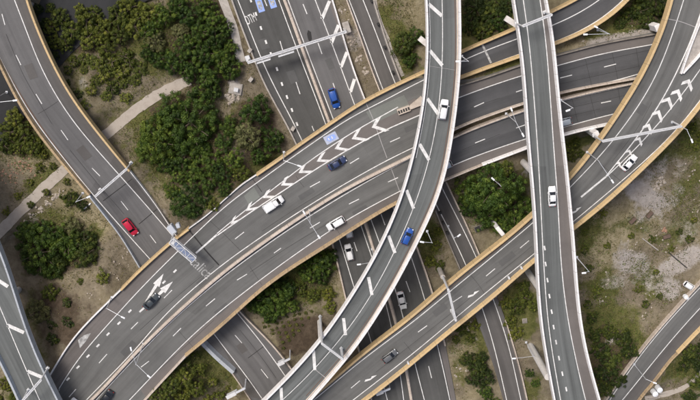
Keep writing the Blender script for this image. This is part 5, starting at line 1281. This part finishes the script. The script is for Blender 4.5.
def vehicle(kind, col, label, name, cat, L=4.5, W=1.8, Hh=1.45):
    root = empty(name, (0,0,0), 0, label, cat)
    hw = W/2; cp = CP[col]; belt = Hh*.60
    prof = [(.86,0),(.98,.22),(1.0,.55),(.95,.86),(.80,1.0),(.4,1.03),(0,1.04)]
    mb = MB()
    if kind == 'van':
        loft(mb, [(-L/2,hw*.9,Hh*.9,.3),(-L/2+.12,hw*.97,Hh,.24),(L*.22,hw*.97,Hh,.24),(L*.30,hw*.96,Hh*.95,.24),(L*.40,hw*.93,Hh*.60,.24),(L*.48,hw*.82,Hh*.52,.28),(L/2,hw*.66,Hh*.42,.34)], prof)
    elif kind == 'ute':
        loft(mb, [(-L/2,hw*.9,.62,.3),(-L/2+.1,hw*.95,.75,.26),(L*.02,hw*.95,.78,.24),(L*.05,hw,belt,.24),(L*.33,hw*.97,belt,.24),(L*.42,hw*.92,belt*.93,.26),(L*.48,hw*.8,belt*.8,.3),(L/2,hw*.66,belt*.62,.34)], prof)
    else:
        tail = belt*1.0 if kind == 'hatch' else belt*.97
        loft(mb, [(-L/2,hw*.70,tail*.66,.36),(-L/2+.07,hw*.84,tail*.92,.28),(-L*.42,hw*.94,tail,.24),(-L*.25,hw,belt*1.02,.22),(0,hw,belt,.22),(L*.22,hw*.99,belt*.97,.22),(L*.36,hw*.96,belt*.88,.22),(L*.45,hw*.86,belt*.76,.26),(L*.49,hw*.7,belt*.62,.3),(L/2,hw*.5,belt*.5,.36)], prof)
    body = mb.build('body', cp, root, smooth=False, local=True)
    me = body.data; me.polygons.foreach_set('use_smooth', [True]*len(me.polygons))
    if kind == 'sedan': x0, x1, x2, x3 = -L*.37, -L*.20, L*.07, L*.23
    elif kind == 'hatch': x0, x1, x2, x3 = -L*.47, -L*.37, L*.08, L*.25
    elif kind == 'suv': x0, x1, x2, x3 = -L*.47, -L*.40, L*.10, L*.24
    elif kind == 'ute': x0, x1, x2, x3 = L*.03, L*.06, L*.20, L*.33
    else: x0, x1, x2, x3 = L*.25, L*.26, L*.27, L*.40
    if kind != 'van':
        rt = Hh; wb, wt = hw*.90, hw*.70; zb = belt*.99
        base = [(x0,-wb*.92,zb),(x3,-wb*.92,zb*.97),(x3,wb*.92,zb*.97),(x0,wb*.92,zb)]
        top = [(x1,-wt,rt-.03),(x2,-wt*.97,rt-.03),(x2,wt*.97,rt-.03),(x1,wt,rt-.03)]
        # bulged glass: middle ring
        def glass(nm, a, b, c, d):
            m2 = MB(); m2.add([a,b,c,d], [(0,1,2,3)]); m2.build(nm, M['glass'], root, local=True)
        xm = (x1+x2)/2
        glass('windscreen', base[1], base[2], top[2], top[1]); glass('rear_window', base[3], base[0], top[0], top[3])
        glass('side_window', base[0], base[1], top[1], top[0]); glass('side_window', base[2], base[3], top[3], top[2])
        mb = MB(); zr = rt
        r0 = [(x1-.10,-wt-.03,rt-.05),(xm,-wt-.07,rt-.03),(x2+.10,-wt*.97-.02,rt-.06),(x2+.16,0,rt-.05),(x2+.10,wt*.97+.02,rt-.06),(xm,wt+.07,rt-.03),(x1-.10,wt+.03,rt-.05),(x1-.16,0,rt-.04)]
        r1 = [(x*1.0+(xm-x)*.16, y*.84, z+.07) for x, y, z in r0]
        mb.add(r0+r1+[(xm,0,rt+.05)], [(i,(i+1)%8,8+(i+1)%8,8+i) for i in range(8)]+[(8+i,8+(i+1)%8,16) for i in range(8)]+[tuple(range(7,-1,-1))])
        rf = mb.build('roof', cp, root, local=True); rf.data.polygons.foreach_set('use_smooth', [True]*len(rf.data.polygons))
        mb = MB()
        for sy in (-1, 1):
            mb.beam((x0,wb*.93*sy,zb),(x1,wt*sy,rt-.04),.09,.09); mb.beam((x3,wb*.93*sy,zb*.97),(x2,wt*.97*sy,rt-.04),.08,.08); mb.beam((xm,wb*.94*sy,zb),(xm,wt*1.02*sy,rt-.04),.09,.06)
        cuts = mb.cuts+[(len(mb.v), len(mb.f))]
        for (v0, f0), (v1, f1) in zip(cuts[:-1], cuts[1:]):
            q = MB(); q.v = mb.v[v0:v1]; q.f = [tuple(i-v0 for i in f) for f in mb.f[f0:f1]]; q.build('pillar', cp, root, local=True)
    else:
        mb = MB(); mb.add([(L*.302,-hw*.80,Hh*.93),(L*.395,-hw*.80,Hh*.63),(L*.395,hw*.80,Hh*.63),(L*.302,hw*.80,Hh*.93)], [(0,1,2,3)]); o2 = mb.build('windscreen', M['glass'], root, local=True); o2.location = (.05,0,.05)
        mb = MB()
        for k in range(4): mb.box((-L*.38+k*L*.16,0,Hh*1.035+.03),(.10,W*.72,.05))
        mb.build('roof_rib', M['pale'] if 'pale' in M else cp, root, local=True)
    if kind == 'ute':
        mb = MB(); mb.box((-L*.235,0,.86),(L*.50,W*.96,.10)); 
        for sy in (-1,1): mb.box((-L*.235,sy*W*.46,1.08),(L*.50,.05,.36))
        mb.box((-L*.483,0,1.08),(.05,W*.96,.36)); mb.box((.02*L,0,1.2),(.06,W*.96,.6)); mb.build('tray', cp, root, local=True)
        mb = MB(); mb.box((-L*.22,0,1.05),(L*.42,W*.84,.28),0,.08); mb.build('load_cover', M['lumin'], root, local=True)
    for sx in (-.31,.31):
        for sy in (-1,1):
            mb = MB(); mb.tube((L*sx, sy*(hw-.20), .32), (L*sx, sy*(hw+.0), .32), .32, .32, 14); wl = mb.build('wheel', M['tyre'], root, local=True)
            mb = MB(); mb.tube((L*sx, sy*(hw+.0), .32), (L*sx, sy*(hw+.015), .32), .19, .19, 10); rm = mb.build('rim', M['rim'], wl, local=True)
    zf = belt*.62 if kind != 'van' else Hh*.40
    for sy in (-1,1):
        mb = MB(); mb.box((L*.462, sy*hw*.62, zf+.06),(.26,.32,.12), -sy*.45, .02); mb.build('headlight', M['lampclear'], root, local=True)
        mb = MB(); mb.box((-L*.488, sy*hw*.66, .72),(.10,.30,.16), sy*.2, .02); mb.build('tail_light', M['lampred'], root, local=True)
        mb = MB(); xm_ = x3-.18 if kind != 'van' else L*.33; mb.box((xm_, sy*(hw+.08), belt*1.03),(.14,.22,.12), 0, .03); mb.build('mirror', cp, root, local=True)
    mb = MB(); mb.box((L*.497,0,.42),(.05,W*.5,.16)); mb.build('grille', M['plastic'], root, local=True)
    return root
def put(v, road, x, y, hx, hy, sc=1.0, zb=None):
    """(hx,hy): photo direction of travel"""
    p = road.at(x, y) if road else G(x, y)
    a = road.at(x-hx*6, y-hy*6) if road else P(x-hx*6, y-hy*6, p[2]); b = road.at(x+hx*6, y+hy*6) if road else P(x+hx*6, y+hy*6, p[2])
    d = b-a; L = np.linalg.norm(d[:2])
    v.location = (p[0], p[1], p[2]+.03); v.rotation_euler = (0, -math.atan2(d[2], L), math.atan2(d[1], d[0])); v.scale = (sc,)*3
C_ = vehicle
put(C_('hatch','blue','bright blue hatchback alone on the motorway below the sign gantry','parked_car'.replace('parked_','')  ,'car',4.5,1.8,1.5), RM, 334,98, .30,.95, 1.08)
put(C_('hatch','red','red hatchback on the ochre edged ramp at the left','car','car',4.3,1.78,1.48), RA, 130.5,226, .62,.78, 1.08)
put(C_('suv','white','white car beside the hatch bars at the top of the curved flyover','car','car',4.5,1.85,1.6), RC, 443,109, .17,-.98)
put(C_('hatch','blue','blue hatchback on the curved flyover below the main viaduct','car','car',4.1,1.75,1.5), RC, 407,235.5, .42,-.91)
put(C_('ute','white','white pickup truck with a loaded tray beside the chevrons','pickup_truck','pickup truck',5.2,1.95,1.8), RB, 273.5,203, .84,-.54)
put(C_('sedan','darkblue','dark blue sedan on the main viaduct beside the chevrons','car','car',4.6,1.8,1.42), RB, 337,162.5, .87,-.5)
put(C_('suv','white','white SUV on the lower carriageway of the main viaduct','car','car',4.6,1.9,1.65), RB, 335.5,222.5, -.86,.5)
put(C_('sedan','charcoal','charcoal car driving over the white turn arrows','car','car',4.6,1.85,1.45), RB, 151.5,300.5, .70,-.72)
put(C_('sedan','black','black car at the bottom edge on the lower viaduct carriageway','car','car',4.6,1.85,1.42), RB, 106.5,396.5, -.62,.78)
put(C_('sedan','white','white sedan on the tall straight flyover','car','car',4.6,1.8,1.42), RD, 551.5,195.5, -.02,-1, 1.0)
put(C_('sedan','white','white sedan on the ochre viaduct beside the chevrons','car','car',4.5,1.8,1.42), RE, 628.5,162, .68,-.73, .95)
put(C_('hatch','grey','dark grey hatchback on the ochre viaduct near the bottom','car','car',4.2,1.75,1.4), RE, 389.5,355, .80,-.6)
put(C_('sedan','white','white sedan on the dark motorway between the curved flyover and ochre viaduct','car','car',4.5,1.8,1.42), RM, 401.5,299.5, .24,.97, 1.05)
put(C_('hatch','white','white hatchback on the motorway just below the main viaduct','car','car',4.3,1.78,1.5), RM, 349,251.5, -.24,-.97)
put(C_('hatch','pale','pale car half hidden under the straight flyover on the main viaduct','car','car',4.3,1.78,1.5), RB, 562,122, -.96,.26)
put(C_('hatch','pale','silver car barely showing from beneath the curved flyover','car','car',4.3,1.78,1.5), RB, 443,166, -.9,.4)
put(C_('hatch','white','white car nose just showing under the main viaduct on the motorway','car','car',4.3,1.78,1.5), RM, 348,229, -.24,-.97)
put(C_('hatch','white','white car cut by the bottom edge on the main viaduct','car','car',4.3,1.78,1.5), RB, 71,404, .66,-.75)
put(C_('suv','white','white car parked on the verge beside the lower right ramp','car','car',4.4,1.85,1.6), None, 689,285.5, .84,.54, .82)
